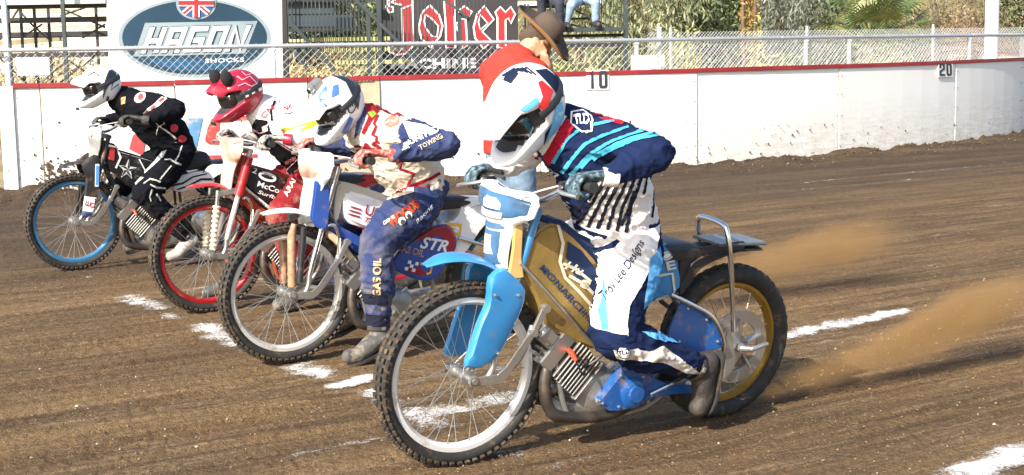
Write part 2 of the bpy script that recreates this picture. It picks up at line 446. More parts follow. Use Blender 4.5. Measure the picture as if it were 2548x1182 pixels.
# the boards round the track: plan of their face
WALLP = curve([(-5.52, 15.64, 0), (-3.5, 16.12, 0), (-1.5, 16.73, 0), (.45, 17.25, 0), (2.31, 18.01, 0), (4.4, 19.45, 0), (6.51, 21.3, 0), (8.26, 23.4, 0), (9.9, 26.2, 0), (11.2, 30, 0), (11.9, 35, 0), (12.0, 41, 0)], 8)
WS = [0.0]
for a_, b_ in zip(WALLP, WALLP[1:]): WS.append(WS[-1]+(b_-a_).length)
def wall_s(s, z=0.0, off=0.0):
    """point at distance s along the boards, off metres towards the track"""
    s = min(max(s, 0), WS[-1]-1e-4); i = max(k for k in range(len(WS)-1) if WS[k] <= s)
    t = (s-WS[i])/(WS[i+1]-WS[i]); p = WALLP[i].lerp(WALLP[i+1], t); d = (WALLP[i+1]-WALLP[i]).normalized()
    return Vector((p.x+d.y*off, p.y-d.x*off, z))
def wall_hit(x, y, off=0.0):
    d = ray(x, y)
    for i in range(len(WALLP)-1):
        a, b = WALLP[i], WALLP[i+1]; e = b-a; den = d.x*e.y-d.y*e.x
        if abs(den) < 1e-9: continue
        u = (d.y*a.x-d.x*a.y)/den
        if (0 <= u <= 1) or (i == 0 and u < 0) : 
            pt = a+e*u; t = pt.y/d.y; n = Vector((e.y, -e.x, 0)).normalized()
            return Vector((pt.x, pt.y, CAMH+d.z*t))+n*off, WS[i]+u*e.length
    return None, None
WP = np.array([(p.x, p.y) for p in WALLP])
def wall_dist(X, Y):
    """signed distance to the boards' face (positive on the track side)"""
    best = np.full(X.shape, 1e9); sg = np.ones(X.shape)
    for a, b in zip(WP, WP[1:]):
        e = b-a; l2 = e@e; u = np.clip(((X-a[0])*e[0]+(Y-a[1])*e[1])/l2, 0, 1)
        dx, dy = X-a[0]-u*e[0], Y-a[1]-u*e[1]; d = np.hypot(dx, dy); c = e[0]*dy-e[1]*dx
        m = d < best; best = np.where(m, d, best); sg = np.where(m, np.where(c < 0, 1, -1), sg)
    return best*sg
TD = (math.cos(R(32)), math.sin(R(32)))
RUTS = []
for x0, y0, x1, y1, wd, dp in ((120, 1140, 940, 962, .028, .016), (-40, 882, 620, 806, .03, .012), (0, 945, 560, 880, .024, .010), (300, 1010, 700, 935, .03, .010), (1980, 905, 2560, 800, .035, .014), (1900, 1000, 2560, 905, .03, .010), (1700, 1120, 2500, 985, .03, .012), (1600, 640, 2560, 505, .04, .012), (1750, 700, 2560, 590, .035, .012), (0, 700, 380, 660, .03, .010), (450, 1120, 1000, 1040, .03, .010)):
    a_, b_ = G(x0, y0), G(x1, y1); RUTS.append((a_.x, a_.y, b_.x, b_.y, wd, dp))
def gh(X, Y, fine=True):
    X = np.asarray(X, float); Y = np.asarray(Y, float); a = X*TD[0]+Y*TD[1]; c = -X*TD[1]+Y*TD[0]
    cw = c+.12*vnoise(a*.4, c*.7, 9)
    h = .020*(vnoise(cw*2.6, a*.12, 1)-.5)+.018*(vnoise(cw*7, a*.22, 2)-.5)+.011*(vnoise(cw*19, a*.7, 3)-.5)
    if fine: h = h+.012*(vnoise(X*22, Y*22, 4)-.5)*vnoise(X*1.7, Y*1.7, 8)+.010*(vnoise(X*55, Y*55, 5)-.5)
    for (x0, y0, x1, y1, wd, dp) in RUTS:                       # tyre ruts with thrown-up rims
        ex, ey = x1-x0, y1-y0; l_ = math.hypot(ex, ey); ex, ey = ex/l_, ey/l_; u = (X-x0)*ex+(Y-y0)*ey; v = -(X-x0)*ey+(Y-y0)*ex+.10*(vnoise(u*.6, u*0+wd*50, 12)-.5)
        k_ = np.clip((u+.4)/.8, 0, 1)*np.clip((l_-u+.4)/.8, 0, 1)*(.5+vnoise(u*3, v*8, 13)); h = h+k_*dp*(-np.exp(-(v/wd)**2)+.7*np.exp(-((np.abs(v)-1.9*wd)/(.8*wd))**2))
    d = wall_dist(X, Y); h = h+.13*np.exp(-np.maximum(d, 0)/.30)*(.55+.9*vnoise(X*2.3, Y*2.3, 6))+.05*np.exp(-np.maximum(d, 0)/.5)*(vnoise(X*9, Y*9, 7))
    return h-.004

def make_track():
    N, M_ = 560, 660
    Yr = 2.6*(31/2.6)**(np.arange(N)/(N-1)); an = np.concatenate([np.linspace(-48, -23, 40)[:-1], np.linspace(-23, 23, M_-80), np.linspace(23, 48, 42)[1:]])
    M_ = len(an); T = np.tan(np.radians(an)); Xg = Yr[:, None]*T[None, :]; Yg = np.repeat(Yr[:, None], M_, 1)
    Z = gh(Xg, Yg); d = wall_dist(Xg, Yg)
    Z = np.where(d < -.06, -.4, Z)
    co = np.stack([Xg, Yg, Z], -1).reshape(-1, 3)
    i = np.arange(N-1)[:, None]*M_+np.arange(M_-1)[None, :]; q = np.stack([i, i+1, i+M_+1, i+M_], -1).reshape(-1, 4)
    keep = (d.reshape(-1)[q] > -.5).any(1); q = q[keep]
    me = bpy.data.meshes.new('dirt_track'); me.vertices.add(len(co)); me.vertices.foreach_set('co', co.ravel())
    me.loops.add(q.size); me.loops.foreach_set('vertex_index', q.ravel().astype(np.int32))
    me.polygons.add(len(q)); me.polygons.foreach_set('loop_start', np.arange(0, q.size, 4, dtype=np.int32)); me.polygons.foreach_set('loop_total', np.full(len(q), 4, np.int32))
    me.polygons.foreach_set('use_smooth', [True]*len(q)); me.update(calc_edges=True)
    o = bpy.data.objects.new('dirt_track', me); COL.objects.link(o); tag(o, kind='structure'); return o
track = make_track()
m, t, n, L, b = node_mat('track_dirt')
tc = n.new('ShaderNodeTexCoord'); mp = n.new('ShaderNodeMapping'); mp.vector_type = 'POINT'; mp.inputs['Rotation'].default_value = (0, 0, -R(32))
L.new(tc.outputs['Object'], mp.inputs[0])
mp2 = n.new('ShaderNodeMapping'); mp2.inputs['Scale'].default_value = (.085, 1.6, 1); L.new(mp.outputs[0], mp2.inputs[0])
O = tc.outputs['Object']; V2 = mp2.outputs[0]
st = n_noise(n, L, V2, 1.6, 8, .62); st2 = n_noise(n, L, V2, 6.5, 7, .7); pat = n_noise(n, L, O, 1.3, 5, .6); gr = n_noise(n, L, O, 90, 4, .7); gr2 = n_noise(n, L, O, 26, 6, .7)
st3 = n_noise(n, L, V2, 17, 6, .7)
wide = n_noise(n, L, V2, .55, 4, .55)
c = n_mix(n, L, n_range(n, L, st, .42, .58), (0.121, 0.075, 0.037), (0.242, 0.154, 0.073))
c = n_mix(n, L, n_range(n, L, pat, .45, .68, 0, .55), c, (0.270, 0.165, 0.071))
c = n_mix(n, L, n_range(n, L, wide, .42, .62, 0, .65), c, (0.109, 0.069, 0.037))
c = n_mix(n, L, n_range(n, L, st2, .50, .64, 0, .8), c, (0.077, 0.048, 0.026))
c = n_mix(n, L, n_range(n, L, st3, .53, .68, 0, .7), c, (0.340, 0.240, 0.138))
c = n_mix(n, L, n_range(n, L, st3, .46, .32, 0, .55), c, (0.072, 0.046, 0.025))
c = n_mix(n, L, n_range(n, L, gr2, .55, .75, 0, .5), c, (0.309, 0.206, 0.108))
c = n_mix(n, L, n_range(n, L, gr, .36, .5, .7, 0), c, (0.057, 0.036, 0.021))
c = n_mix(n, L, n_range(n, L, gr, .60, .70, 0, .35), c, (0.474, 0.365, 0.233))
sx = n.new('ShaderNodeSeparateXYZ'); L.new(O, sx.inputs[0])
damp = n_math(n, L, 'SUBTRACT', sx.outputs[1], n_math(n, L, 'MULTIPLY', sx.outputs[0], .55))       # watered outer lane by the boards
c = n_mix(n, L, n_math(n, L, 'MULTIPLY', n_range(n, L, damp, 11.5, 15.5, 0, .92), n_range(n, L, st, .25, .65, 1, .6)), c, (.048, .036, .028))
L.new(c, b.inputs['Base Color']); b.inputs['Roughness'].default_value = .95; b.inputs['Specular IOR Level'].default_value = .2
hh = n_math(n, L, 'ADD', n_math(n, L, 'MULTIPLY', gr, .7), n_math(n, L, 'MULTIPLY', gr2, 1.6))
hh = n_math(n, L, 'ADD', hh, n_math(n, L, 'MULTIPLY', st2, 1.1))
bp = n.new('ShaderNodeBump'); bp.inputs['Strength'].default_value = .9; bp.inputs['Distance'].default_value = .022; L.new(hh, bp.inputs['Height']); L.new(bp.outputs[0], b.inputs['Normal'])
track.data.materials.append(m); M_DIRT = m

# ground beyond the track, one sheet to the horizon
m, t, n, L, b = node_mat('dry_ground'); tc = n.new('ShaderNodeTexCoord'); O = tc.outputs['Object']
c = n_mix(n, L, n_range(n, L, n_noise(n, L, O, .6, 6), .35, .65), (.20, .14, .07), (.36, .28, .15))
c = n_mix(n, L, n_range(n, L, n_noise(n, L, O, 5, 6), .5, .7), c, (.12, .12, .05))
L.new(c, b.inputs['Base Color']); b.inputs['Roughness'].default_value = .95
mb = MB(); mb.add([(-900, -900, -.05), (900, -900, -.05), (900, 1500, -.05), (-900, 1500, -.05)], [(0, 1, 2, 3)])
tag(obj('ground', mb, m, smooth=False), kind='structure')

# lime marking: powder strewn on the dirt, worn through by wheels
def lime_mat(name, cover, edge=.5):
    m, t, n, L, b = node_mat(name); tc = n.new('ShaderNodeTexCoord'); O = tc.outputs['Object']; uv = tc.outputs['UV']
    b.inputs['Base Color'].default_value = (.80, .79, .76, 1); b.inputs['Roughness'].default_value = .9
    z = n_math(n, L, 'ADD', n_math(n, L, 'MULTIPLY', n_noise(n, L, O, 75, 6, .8), .55), n_math(n, L, 'MULTIPLY', n_noise(n, L, O, 6, 5, .65), .45))
    sx = n.new('ShaderNodeSeparateXYZ'); L.new(uv, sx.inputs[0])
    e = n_math(n, L, 'MULTIPLY', n_math(n, L, 'ABSOLUTE', n_math(n, L, 'SUBTRACT', sx.outputs[1], .5), 0), 2)
    e = n_math(n, L, 'POWER', e, 2.0)
    e2 = n_math(n, L, 'POWER', n_math(n, L, 'MULTIPLY', n_math(n, L, 'ABSOLUTE', n_math(n, L, 'SUBTRACT', sx.outputs[0], .5), 0), 2), 6)
    z = n_math(n, L, 'SUBTRACT', z, n_math(n, L, 'MULTIPLY', n_math(n, L, 'ADD', e, e2), edge*.45))
    f = n_range(n, L, z, .60-cover*.24, .76-cover*.24, 0, .93)
    tr = n.new('ShaderNodeBsdfTransparent'); mx = n.new('ShaderNodeMixShader'); L.new(f, mx.inputs[0]); L.new(tr.outputs[0], mx.inputs[1]); L.new(b.outputs[0], mx.inputs[2])
    L.new(mx.outputs[0], n['Material Output'].inputs['Surface']); return m
LIME = {k: lime_mat('lime_%d' % int(k*100), k) for k in (.95, .7, .5, .34)}
def lime(p, q, w0, w1, cover, label=None):
    p, q = Vector(p), Vector(q); d = (q-p); L_ = d.length; d.normalize(); nn = Vector((-d.y, d.x, 0))
    nu, nv = max(4, int(L_/.03)), max(2, int(max(w0, w1)/.03)); co = []; uv = []
    for i in range(nu+1):
        for j in range(nv+1):
            u, v = i/nu, j/nv; x = p+d*(L_*u)+nn*((w0+(w1-w0)*u)*(v-.5)); co.append((x.x, x.y)); uv.append((u, v))
    co = np.array(co); z = gh(co[:, 0], co[:, 1])+.0065
    fs = [(i*(nv+1)+j, (i+1)*(nv+1)+j, (i+1)*(nv+1)+j+1, i*(nv+1)+j+1) for i in range(nu) for j in range(nv)]
    mb = MB(); mb.v = [(a[0], a[1], c_) for a, c_ in zip(co, z)]; mb.f = fs; mb.mi = [0]*len(fs)
    o = obj('lime_line', mb, LIME[cover], smooth=True, fix=False); ul = o.data.uv_layers.new(name='uv')
    for lp in o.data.loops: ul.data[lp.index].uv = uv[lp.vertex_index]
    tag(o, kind='structure'); return o
for (x0, y0, x1, y1, w0, w1, cv) in [
    (285, 728, 420, 775, .34, .30, .7), (400, 780, 470, 800, .2, .18, .5), (480, 800, 640, 872, .34, .36, .7), (640, 860, 700, 880, .2, .2, .5),
    (720, 900, 830, 945, .34, .34, .7), (800, 940, 905, 968, .2, .2, .5), (905, 972, 1010, 1020, .22, .25, .7), (1000, 1010, 1130, 1085, .3, .3, .5), (1210, 1110, 1330, 1150, .3, .3, .34),
    (200, 690, 262, 692, .12, .1, .5), (0, 752, 300, 730, .16, .2, .34), (440, 726, 720, 682, .14, .12, .7), (810, 974, 960, 930, .17, .2, .95), (640, 870, 860, 835, .14, .12, .5),
    (990, 1045, 1400, 960, .34, .22, .7), (1300, 975, 1460, 950, .14, .14, .5), (1905, 845, 2295, 767, .25, .15, .95), (2330, 1200, 2640, 1088, .30, .30, .95),
    (1930, 870, 2100, 838, .2, .1, .34), (1850, 470, 2560, 402, .05, .05, .5), (1850, 487, 2330, 440, .03, .04, .5), (1900, 577, 2560, 548, .035, .035, .34), (2020, 632, 2560, 553, .045, .04, .5),
    (2100, 690, 2560, 622, .04, .04, .34), (2440, 396, 2520, 405, .12, .12, .34), (1620, 520, 1950, 470, .03, .03, .34), (2250, 920, 2560, 850, .04, .05, .34), (620, 1160, 1010, 1080, .10, .12, .34), (330, 1082, 370, 1078, .08, .08, .34), (1330, 1180, 1560, 1130, .18, .16, .34)]:
    lime(G(x0, y0), G(x1, y1), w0, w1, cv)

# loose crumbs and pebbles on the dirt
def crumbs(name, count, smin, smax, ms, near=4.9, far=13.0, seed=3, berm=False, power=2.0):
    g = np.random.default_rng(seed); u = g.random(count); Y = near*(far/near)**u; X = Y*np.tan(np.radians(g.uniform(-22, 22, count)))
    if berm:
        s = g.uniform(0, WS[-1]*.55, count); off = g.exponential(.13, count)+.01; pts = [wall_s(a, 0, o_) for a, o_ in zip(s, off)]; X = np.array([p.x for p in pts]); Y = np.array([p.y for p in pts])
    Z = gh(X, Y); sz = smin+(smax-smin)*g.random(count)**power
    base = np.array([(1, 0, 0), (-.9, .1, 0), (0, 1, .1), (.1, -1, 0), (0, 0, .8), (0, .1, -.7)])
    F = np.array([(0, 2, 4), (2, 1, 4), (1, 3, 4), (3, 0, 4), (2, 0, 5), (1, 2, 5), (3, 1, 5), (0, 3, 5)])
    jit = base[None]*(.6+.8*g.random((count, 6, 1)))*sz[:, None, None]; ang = g.uniform(0, 6.28, count); ca, sa = np.cos(ang)[:, None], np.sin(ang)[:, None]
    x = jit[:, :, 0]*ca-jit[:, :, 1]*sa+X[:, None]; y = jit[:, :, 0]*sa+jit[:, :, 1]*ca+Y[:, None]; z = jit[:, :, 2]+(Z+sz*.25)[:, None]
    co = np.stack([x, y, z], -1).reshape(-1, 3); fs = (F[None]+(np.arange(count)*6)[:, None, None]).reshape(-1, 3)
    me = bpy.data.meshes.new(name); me.from_pydata(co.tolist(), [], fs.tolist())
    for q in ms: me.materials.append(q)
    me.polygons.foreach_set('material_index', np.repeat(g.integers(0, len(ms), count), 8).astype(np.int32))
    o = bpy.data.objects.new(name, me); COL.objects.link(o); return o
M_CR = [mat('crumb_a', (.15, .10, .055), .95, var=.3), mat('crumb_b', (.24, .165, .09), .95, var=.3), mat('crumb_c', (.07, .048, .03), .95, var=.3)]
M_PB = [mat('pebble_a', (.46, .40, .30), .8), mat('pebble_b', (.36, .28, .18), .8), mat('pebble_c', (.6, .57, .5), .8)]
tag(crumbs('dirt_crumbs', 16000, .0015, .0075, M_CR, 4.9, 12, 3, power=4), 'loose brown dirt crumbs strewn over the track', 'dirt', kind='stuff')
tag(crumbs('pebbles', 550, .0015, .009, M_PB, 4.9, 10, 5, power=7), 'small pale pebbles scattered on the dirt track', 'pebbles', kind='stuff')
tag(crumbs('dirt_clods', 2600, .004, .022, [M_CR[0], M_CR[2], M_CR[2]], seed=6, berm=True, power=3), 'dark clods heaped along the foot of the white boards', 'dirt', kind='stuff')

# ---------------------------------------------------------------- white boards
m, t, n, L, b = node_mat('board_white'); tc = n.new('ShaderNodeTexCoord'); O = tc.outputs['Object']
sx = n.new('ShaderNodeSeparateXYZ'); L.new(O, sx.inputs[0]); z = sx.outputs[2]
mp = n.new('ShaderNodeMapping'); mp.inputs['Scale'].default_value = (1, 1, 7); L.new(O, mp.inputs[0])
strk = n_noise(n, L, mp.outputs[0], 3.2, 9, .7); big = n_noise(n, L, O, 1.6, 5); spk = n_noise(n, L, O, 55, 5, .8); spk2 = n_noise(n, L, O, 19, 6, .75)
c = n_mix(n, L, n_range(n, L, big, .4, .7, 0, .25), (.83, .82, .79), (.74, .70, .62))
low = n_range(n, L, z, .88, .12)                                     # dirt thrown up from the track
c = n_mix(n, L, n_math(n, L, 'MULTIPLY', n_range(n, L, strk, .38, .60), n_math(n, L, 'MULTIPLY', low, .5)), c, (.46, .36, .22))
c = n_mix(n, L, n_math(n, L, 'MULTIPLY', n_range(n, L, spk2, .54, .66), n_math(n, L, 'MULTIPLY', low, .5)), c, (.34, .25, .14))
lo2 = n_range(n, L, z, .40, .0)
c = n_mix(n, L, n_math(n, L, 'MULTIPLY', n_range(n, L, spk, .56, .66), n_math(n, L, 'ADD', n_math(n, L, 'MULTIPLY', lo2, .8), .05)), c, (.24, .165, .09))
c = n_mix(n, L, n_math(n, L, 'MULTIPLY', n_range(n, L, strk, .70, .74), .5), c, (.45, .37, .25))
L.new(c, b.inputs['Base Color']); b.inputs['Roughness'].default_value = .7
bp = n.new('ShaderNodeBump'); bp.inputs['Strength'].default_value = .25; bp.inputs['Distance'].default_value = .01; L.new(spk2, bp.inputs['Height']); L.new(bp.outputs[0], b.inputs['Normal'])
M_BOARD = m
M_CAP = mat('cap_red', (.30, .022, .028), .5, var=.2, vscale=3, dirt=.15, dcol=(.2, .12, .08))
M_TAN = mat('raw_board', (.50, .41, .28), .8, var=.25, vscale=4, bump=.1, dirt=.2)
M_PALE = mat('post_white', (.72, .74, .76), .6, var=.1, dirt=.2)
wall = empty('trackside_wall', Matrix.Translation(wall_s(6))); tag(wall, 'long white board wall with a red capping running behind the riders', 'wall')
WI = wall.matrix_world.inverted(); WALLTOP = 1.30
def wpart(name, mb, m, **k):
    o = obj(name, mb, m, None, **k); o.data.transform(WI); o.parent = wall; return o
def board(s0, s1, m, z0=-.15, z1=WALLTOP-.05, off=0.0, th=.025, name='panel'):
    k = max(2, int((s1-s0)/.5)+1); secs = []
    for i in range(k+1):
        s = s0+(s1-s0)*i/k; a, c_ = wall_s(s, 0, off), wall_s(s, 0, off-th)
        secs.append([(a.x, a.y, z0), (a.x, a.y, z1), (c_.x, c_.y, z1), (c_.x, c_.y, z0)])
    mb = MB(); mb.sweep(secs); return wpart(name, mb, m, smooth=False)
seams = [wall_hit(x, 330)[1] for x in (38, 105, 440, 770, 948, 1345, 1735, 2087, 2375)]
while seams[-1] < WS[-1]-2.6: seams.append(seams[-1]+2.52)
for i, (a_, b_) in enumerate(zip(seams, seams[1:])):
    o = board(a_+.008, b_-.008, M_TAN if i == 3 else M_BOARD, z1=WALLTOP-.05-(.012 if i == 3 else .004*(i % 2)), off=.006*(i % 3)-.006)
    if i == 3: o['label'] = 'unpainted tan board'
    k = max(2, int((b_-a_)/.5)+1); secs = []
    for j in range(k+1):
        s = a_+.002+(b_-a_-.004)*j/k; zt = WALLTOP-.003*(i % 2)
        p0, p1 = wall_s(s, 0, .022), wall_s(s, 0, -.07)
        secs.append([(p0.x, p0.y, zt-.052), (p0.x, p0.y, zt), (p1.x, p1.y, zt), (p1.x, p1.y, zt-.052)])
    mb = MB(); mb.sweep(secs); wpart('capping', mb, M_CAP, smooth=False, bevel=.004)
    p = wall_s(a_, 0, -.075); mb = MB(); mb.box((p.x, p.y, .55), (.09, .09, 1.38)); wpart('stud', mb, M_TAN, smooth=False)
scr = None
for a_ in seams[:11]:
    for z_ in (.35, .62, .9, 1.14):
        for d_ in (-.045, .045):
            q = wall_s(max(a_+d_, .02), z_, .012)
            if scr is None: scr = wpart('screw', MB().ellipsoid((0, 0, 0), (.007, .004, .007), nu=6, nv=4), M_CR[2]); scr.data.transform(wall.matrix_world); scr.location = WI @ q
            else: o = inst('screw', scr, wall, Matrix.Translation(WI @ q))
for px_ in (770, 948):
    p, s = wall_hit(px_, 330); mb = MB(); q = wall_s(s+(.03 if px_ < 800 else -.03), 0, .008); mb.box((q.x, q.y, .55), (.05, .03, 1.37), Matrix.Rotation(R(16), 3, 'Z')); wpart('batten', mb, M_TAN, smooth=False)
# end post of the boards
p = wall_hit(20, 330)[0]; mb = MB(); mb.box((p.x, p.y+.02, .56), (.15, .09, 1.42), Matrix.Rotation(R(14), 3, 'Z')); wpart('end_post', mb, M_PALE, smooth=False, bevel=.006)
# painted letters on the boards
M_WR = mat('wall_red', (.42, .055, .055), .7, var=.2, dirt=.25, dcol=(.55, .45, .33)); M_WB = mat('wall_blue', (.10, .26, .46), .7, var=.2, dirt=.25, dcol=(.55, .45, .33)); M_WW = M_BOARD
def on_wall(off): return lambda x, y: WI @ wall_hit(x, y, off)[0]
A = Art(); A.poly([(468, 294), (505, 293), (485, 384), (452, 386), (428, 380), (448, 330)]); paste('painted_letter', A, on_wall(.012), M_WB, wall, 25)
A = Art(); A.poly([(330, 338), (372, 300), (354, 387), (321, 371)]); paste('painted_letter', A, on_wall(.012), M_WR, wall, 25)
A = Art(); A.poly([(525, 297), (535, 291), (640, 287), (637, 298), (548, 301), (545, 328), (600, 328), (616, 335), (612, 352), (603, 362), (520, 359), (511, 353), (510, 345), (516, 318)]); paste('painted_letter', A, on_wall(.012), M_WR, wall, 25)
A = Art(); A.poly([(500, 387), (640, 383), (640, 392), (500, 396)]); paste('painted_line', A, on_wall(.012), M_WR, wall, 25)
# mud thrown against the boards
def wall_mud(name, x0, x1, y0, y1, cnt, smax, seed):
    g = np.random.default_rng(seed); mb = MB()
    for _ in range(cnt):
        x = g.uniform(x0, x1); y = y0+(y1-y0)*(1-g.random()**1.7); p, _s = wall_hit(x, y)
        if p is None or p.z < 0: continue
        s = .004+smax*g.random()**3; p = p+Vector((.0, -.008, 0))
        vs = [p+Vector((math.cos(a)*s*g.uniform(.6, 1.3), 0, math.sin(a)*s*g.uniform(.6, 1.5))) for a in np.linspace(0, 5.24, 6)]+[p+Vector((0, -s*.5, 0))]
        mb.add(vs, [(i, (i+1) % 6, 6) for i in range(6)])
    o = wpart(name, mb, M_CR[2], smooth=True); o['kind'] = 'stuff'; return o
wall_mud('mud_splashes', 100, 340, 400, 575, 2600, .022, 4); wall_mud('mud_splashes', 40, 2500, 300, 470, 700, .012, 8)

# distance boards screwed to the wall
M_DK = mat('sign_black', (.035, .04, .045), .6); M_SW = mat('sign_white', (.82, .82, .80), .5, var=.04)
for body, x0, x1, y0, y1, lab in (('10', 1458, 1514, 174, 224, 'white numeral board with digits one and zero on the wall behind the nearest rider'), ('20', 2332, 2368, 155, 192, 'small board marked twenty at the far right of the wall')):
    M0 = Matrix.Translation(wall_hit((x0+x1)/2, (y0+y1)/2, .03)[0]); e = empty('distance_board', M0); tag(e, lab, 'sign', 'distance boards on the track wall'); Mi = M0.inverted()
    fn = lambda off: (lambda x, y: Mi @ wall_hit(x, y, off)[0])
    mb = MB(); q = [fn(.020)(x, y) for x, y in ((x0, y0), (x1, y0), (x1, y1), (x0, y1))]; q2 = [fn(.006)(x, y) for x, y in ((x0, y0), (x1, y0), (x1, y1), (x0, y1))]
    mb.add(q+q2, [(0, 1, 2, 3), (7, 6, 5, 4), (0, 4, 5, 1), (1, 5, 6, 2), (2, 6, 7, 3), (3, 7, 4, 0)]); obj('board', mb, M_SW, e, smooth=False)
    A = Art(); A.block(body, (x0+1, y1-3), (x1-1, y1-4), (y1-y0)-6, (x1-x0)*.135, gap=.2); paste('numeral', A, fn(.023), M_DK, e, 30)

# ---------------------------------------------------------------- chain-link fences
M_GALV = mat('galvanised', (.55, .58, .60), .42, metal=.6, var=.12); M_WIRE = mat('fence_wire', (.62, .64, .66), .5, metal=.3, var=.05)
def chain(fnp, length, z0, z1, pitch, r, mb):
    """diamond mesh along fnp(s,z)"""
    h = z1-z0; nr = max(2, round(h/pitch)); cell = h/nr
    for sgn in (1, -1):
        k0 = -nr if sgn > 0 else 0
        for k in range(k0 if sgn > 0 else 0, int(length/pitch)+ (0 if sgn > 0 else nr)):
            pts = []
            for j in range(nr+1):
                s = (k+sgn*j)*pitch
                if 0 <= s <= length: pts.append(fnp(s, z0+j*cell))
            if len(pts) > 1:
                vs = []; fs = []
                for p in pts: vs += [(p.x-r, p.y, p.z), (p.x+r*.5, p.y-r, p.z), (p.x+r*.5, p.y+r, p.z)]
                for i in range(len(pts)-1):
                    for c_ in range(3): fs.append((i*3+c_, i*3+(c_+1) % 3, i*3+3+(c_+1) % 3, i*3+3+c_))
                mb.add(vs, fs)
FZ = 1.655
fence = empty('chain_link_fence', Matrix.Translation(wall_s(4, 0, -.12))); FI = fence.matrix_world.inverted(); tag(fence, 'galvanised chain-link fence with top rail directly behind the white boards', 'fence')
def fpart(name, mb, m, e, **k):
    o = obj(name, mb, m, None, **k); o.data.transform(e.matrix_world.inverted()); o.parent = e; return o
FL = WS[-1]*.78
mb = MB(); chain(lambda s, z: wall_s(s, z, -.13), FL, 1.18, FZ+.03, .088, .0030, mb); o = fpart('chain_link_mesh', mb, M_WIRE, fence, smooth=False, fix=False); o['kind'] = 'stuff'
mb = MB(); mb.tube([wall_s(s, FZ, -.12) for s in np.arange(-0.0, FL, .4)], .024, 10); 
mb.tube([wall_s(0, FZ, -.12)+Vector((-1.2, -.28, 0)), wall_s(0, FZ, -.12)], .024, 10); fpart('top_rail', mb, M_GALV, fence)
for s in np.arange(.6, FL, 1.52):
    mb = MB(); mb.tube([wall_s(s, FZ, -.12), wall_s(s+.028, FZ, -.12)], .0265, 10); fpart('rail_coupling', mb, M_GALV, fence)
for x in (683, 1595, 2022, 2130, 2430):
    s = wall_hit(x, 130)[1]; p = wall_s(s, 0, -.12); mb = MB(); mb.box((p.x, p.y, .8), (.052, .05, 1.64)); mb.box((p.x, p.y, 1.612), (.07, .07, .03)); fpart('fence_post', mb, M_GALV, fence, smooth=False, bevel=.006)
# taller posts
for x, top, wd, nm, lab in ((17, -60, .05, 'tall_post', 'thin white tall post at the end of the boards on the left'), (1664, 70, .055, 'tall_post', 'square galvanised post standing above the fence rail right of the bleacher')):
    p = wall_hit(x, 130)[0]; s = wall_hit(x, 130)[1]; q = wall_s(max(s, 0), 0, -.22) if x > 100 else P(x, 130, 15.9); zt = P(x, top, q.y).z
    mb = MB(); mb.box((0, 0, zt/2-.1), (wd, wd, zt+.2)); mb.box((0, 0, zt+.008), (wd*1.25, wd*1.25, .018)); o = obj(nm, mb, M_PALE if x < 100 else M_GALV, smooth=False, bevel=.004); o.location = (q.x, q.y, 0); tag(o, lab, 'post')
# lamp standard on the right
p = P(2466, 150, 26.2); mb = MB(); mb.tube([(0, 0, -.1), (0, 0, 2.5), (0, 0, 6), (0, 0, 9)], [.125, .12, .105, .085], 24); mb.lathe([(.2, 0), (.2, .03), (.13, .05), (.12, .03)], n=4) if False else None
mb.box((0, 0, .02), (.4, .4, .04)); pole = obj('light_pole', mb, M_PALE); pole.location = (p.x, p.y, 0); tag(pole, 'tall thick white light pole behind the fence at far right', 'light pole')
mb = MB(); mb.box((0, -.1, 9.1), (1.2, .25, .3)); obj('floodlight', mb, M_GALV, pole, smooth=False, bevel=.02)
# far fence
def far_pt(s, z): return Vector((2.6+s*.93, 27.5+s*.36, z))
ff = empty('chain_link_fence', Matrix.Translation(far_pt(8, 0))); tag(ff, 'second chain-link fence standing farther back before the shrubs', 'fence')
mb = MB(); chain(far_pt, 22, 0, 1.84, .068, .0042, mb); o = fpart('chain_link_mesh', mb, M_WIRE, ff, smooth=False, fix=False); o['kind'] = 'stuff'
for s in np.arange(.5, 22, 3.0):
    mb = MB(); a = far_pt(s, 0); mb.tube([(a.x, a.y+.05, 0), (a.x, a.y+.05, 1.92)], .03, 8); fpart('fence_post', mb, M_GALV, ff)
# blank boards wired to the fence
for x0, y0, x1, y1, lab in ((42, 143, 123, 187, 'blank white board hung on the fence wire at far left'), (1568, 138, 1656, 160, 'low blank white board showing behind the fence right of the bleacher')):
    Yd = wall_hit((x0+x1)/2, 170)[0].y+(.16 if x0 < 100 else .5); a = P(x0, y0, Yd); c_ = P(x1, y1+(0 if x0 < 100 else 90), Yd); e = obj('blank_sign', MB().box((0, 0, 0), (c_.x-a.x, .012, a.z-c_.z)), M_SW, smooth=False, bevel=.002); e.location = (a+c_)/2; e.rotation_euler[2] = R(14); tag(e, lab, 'sign')

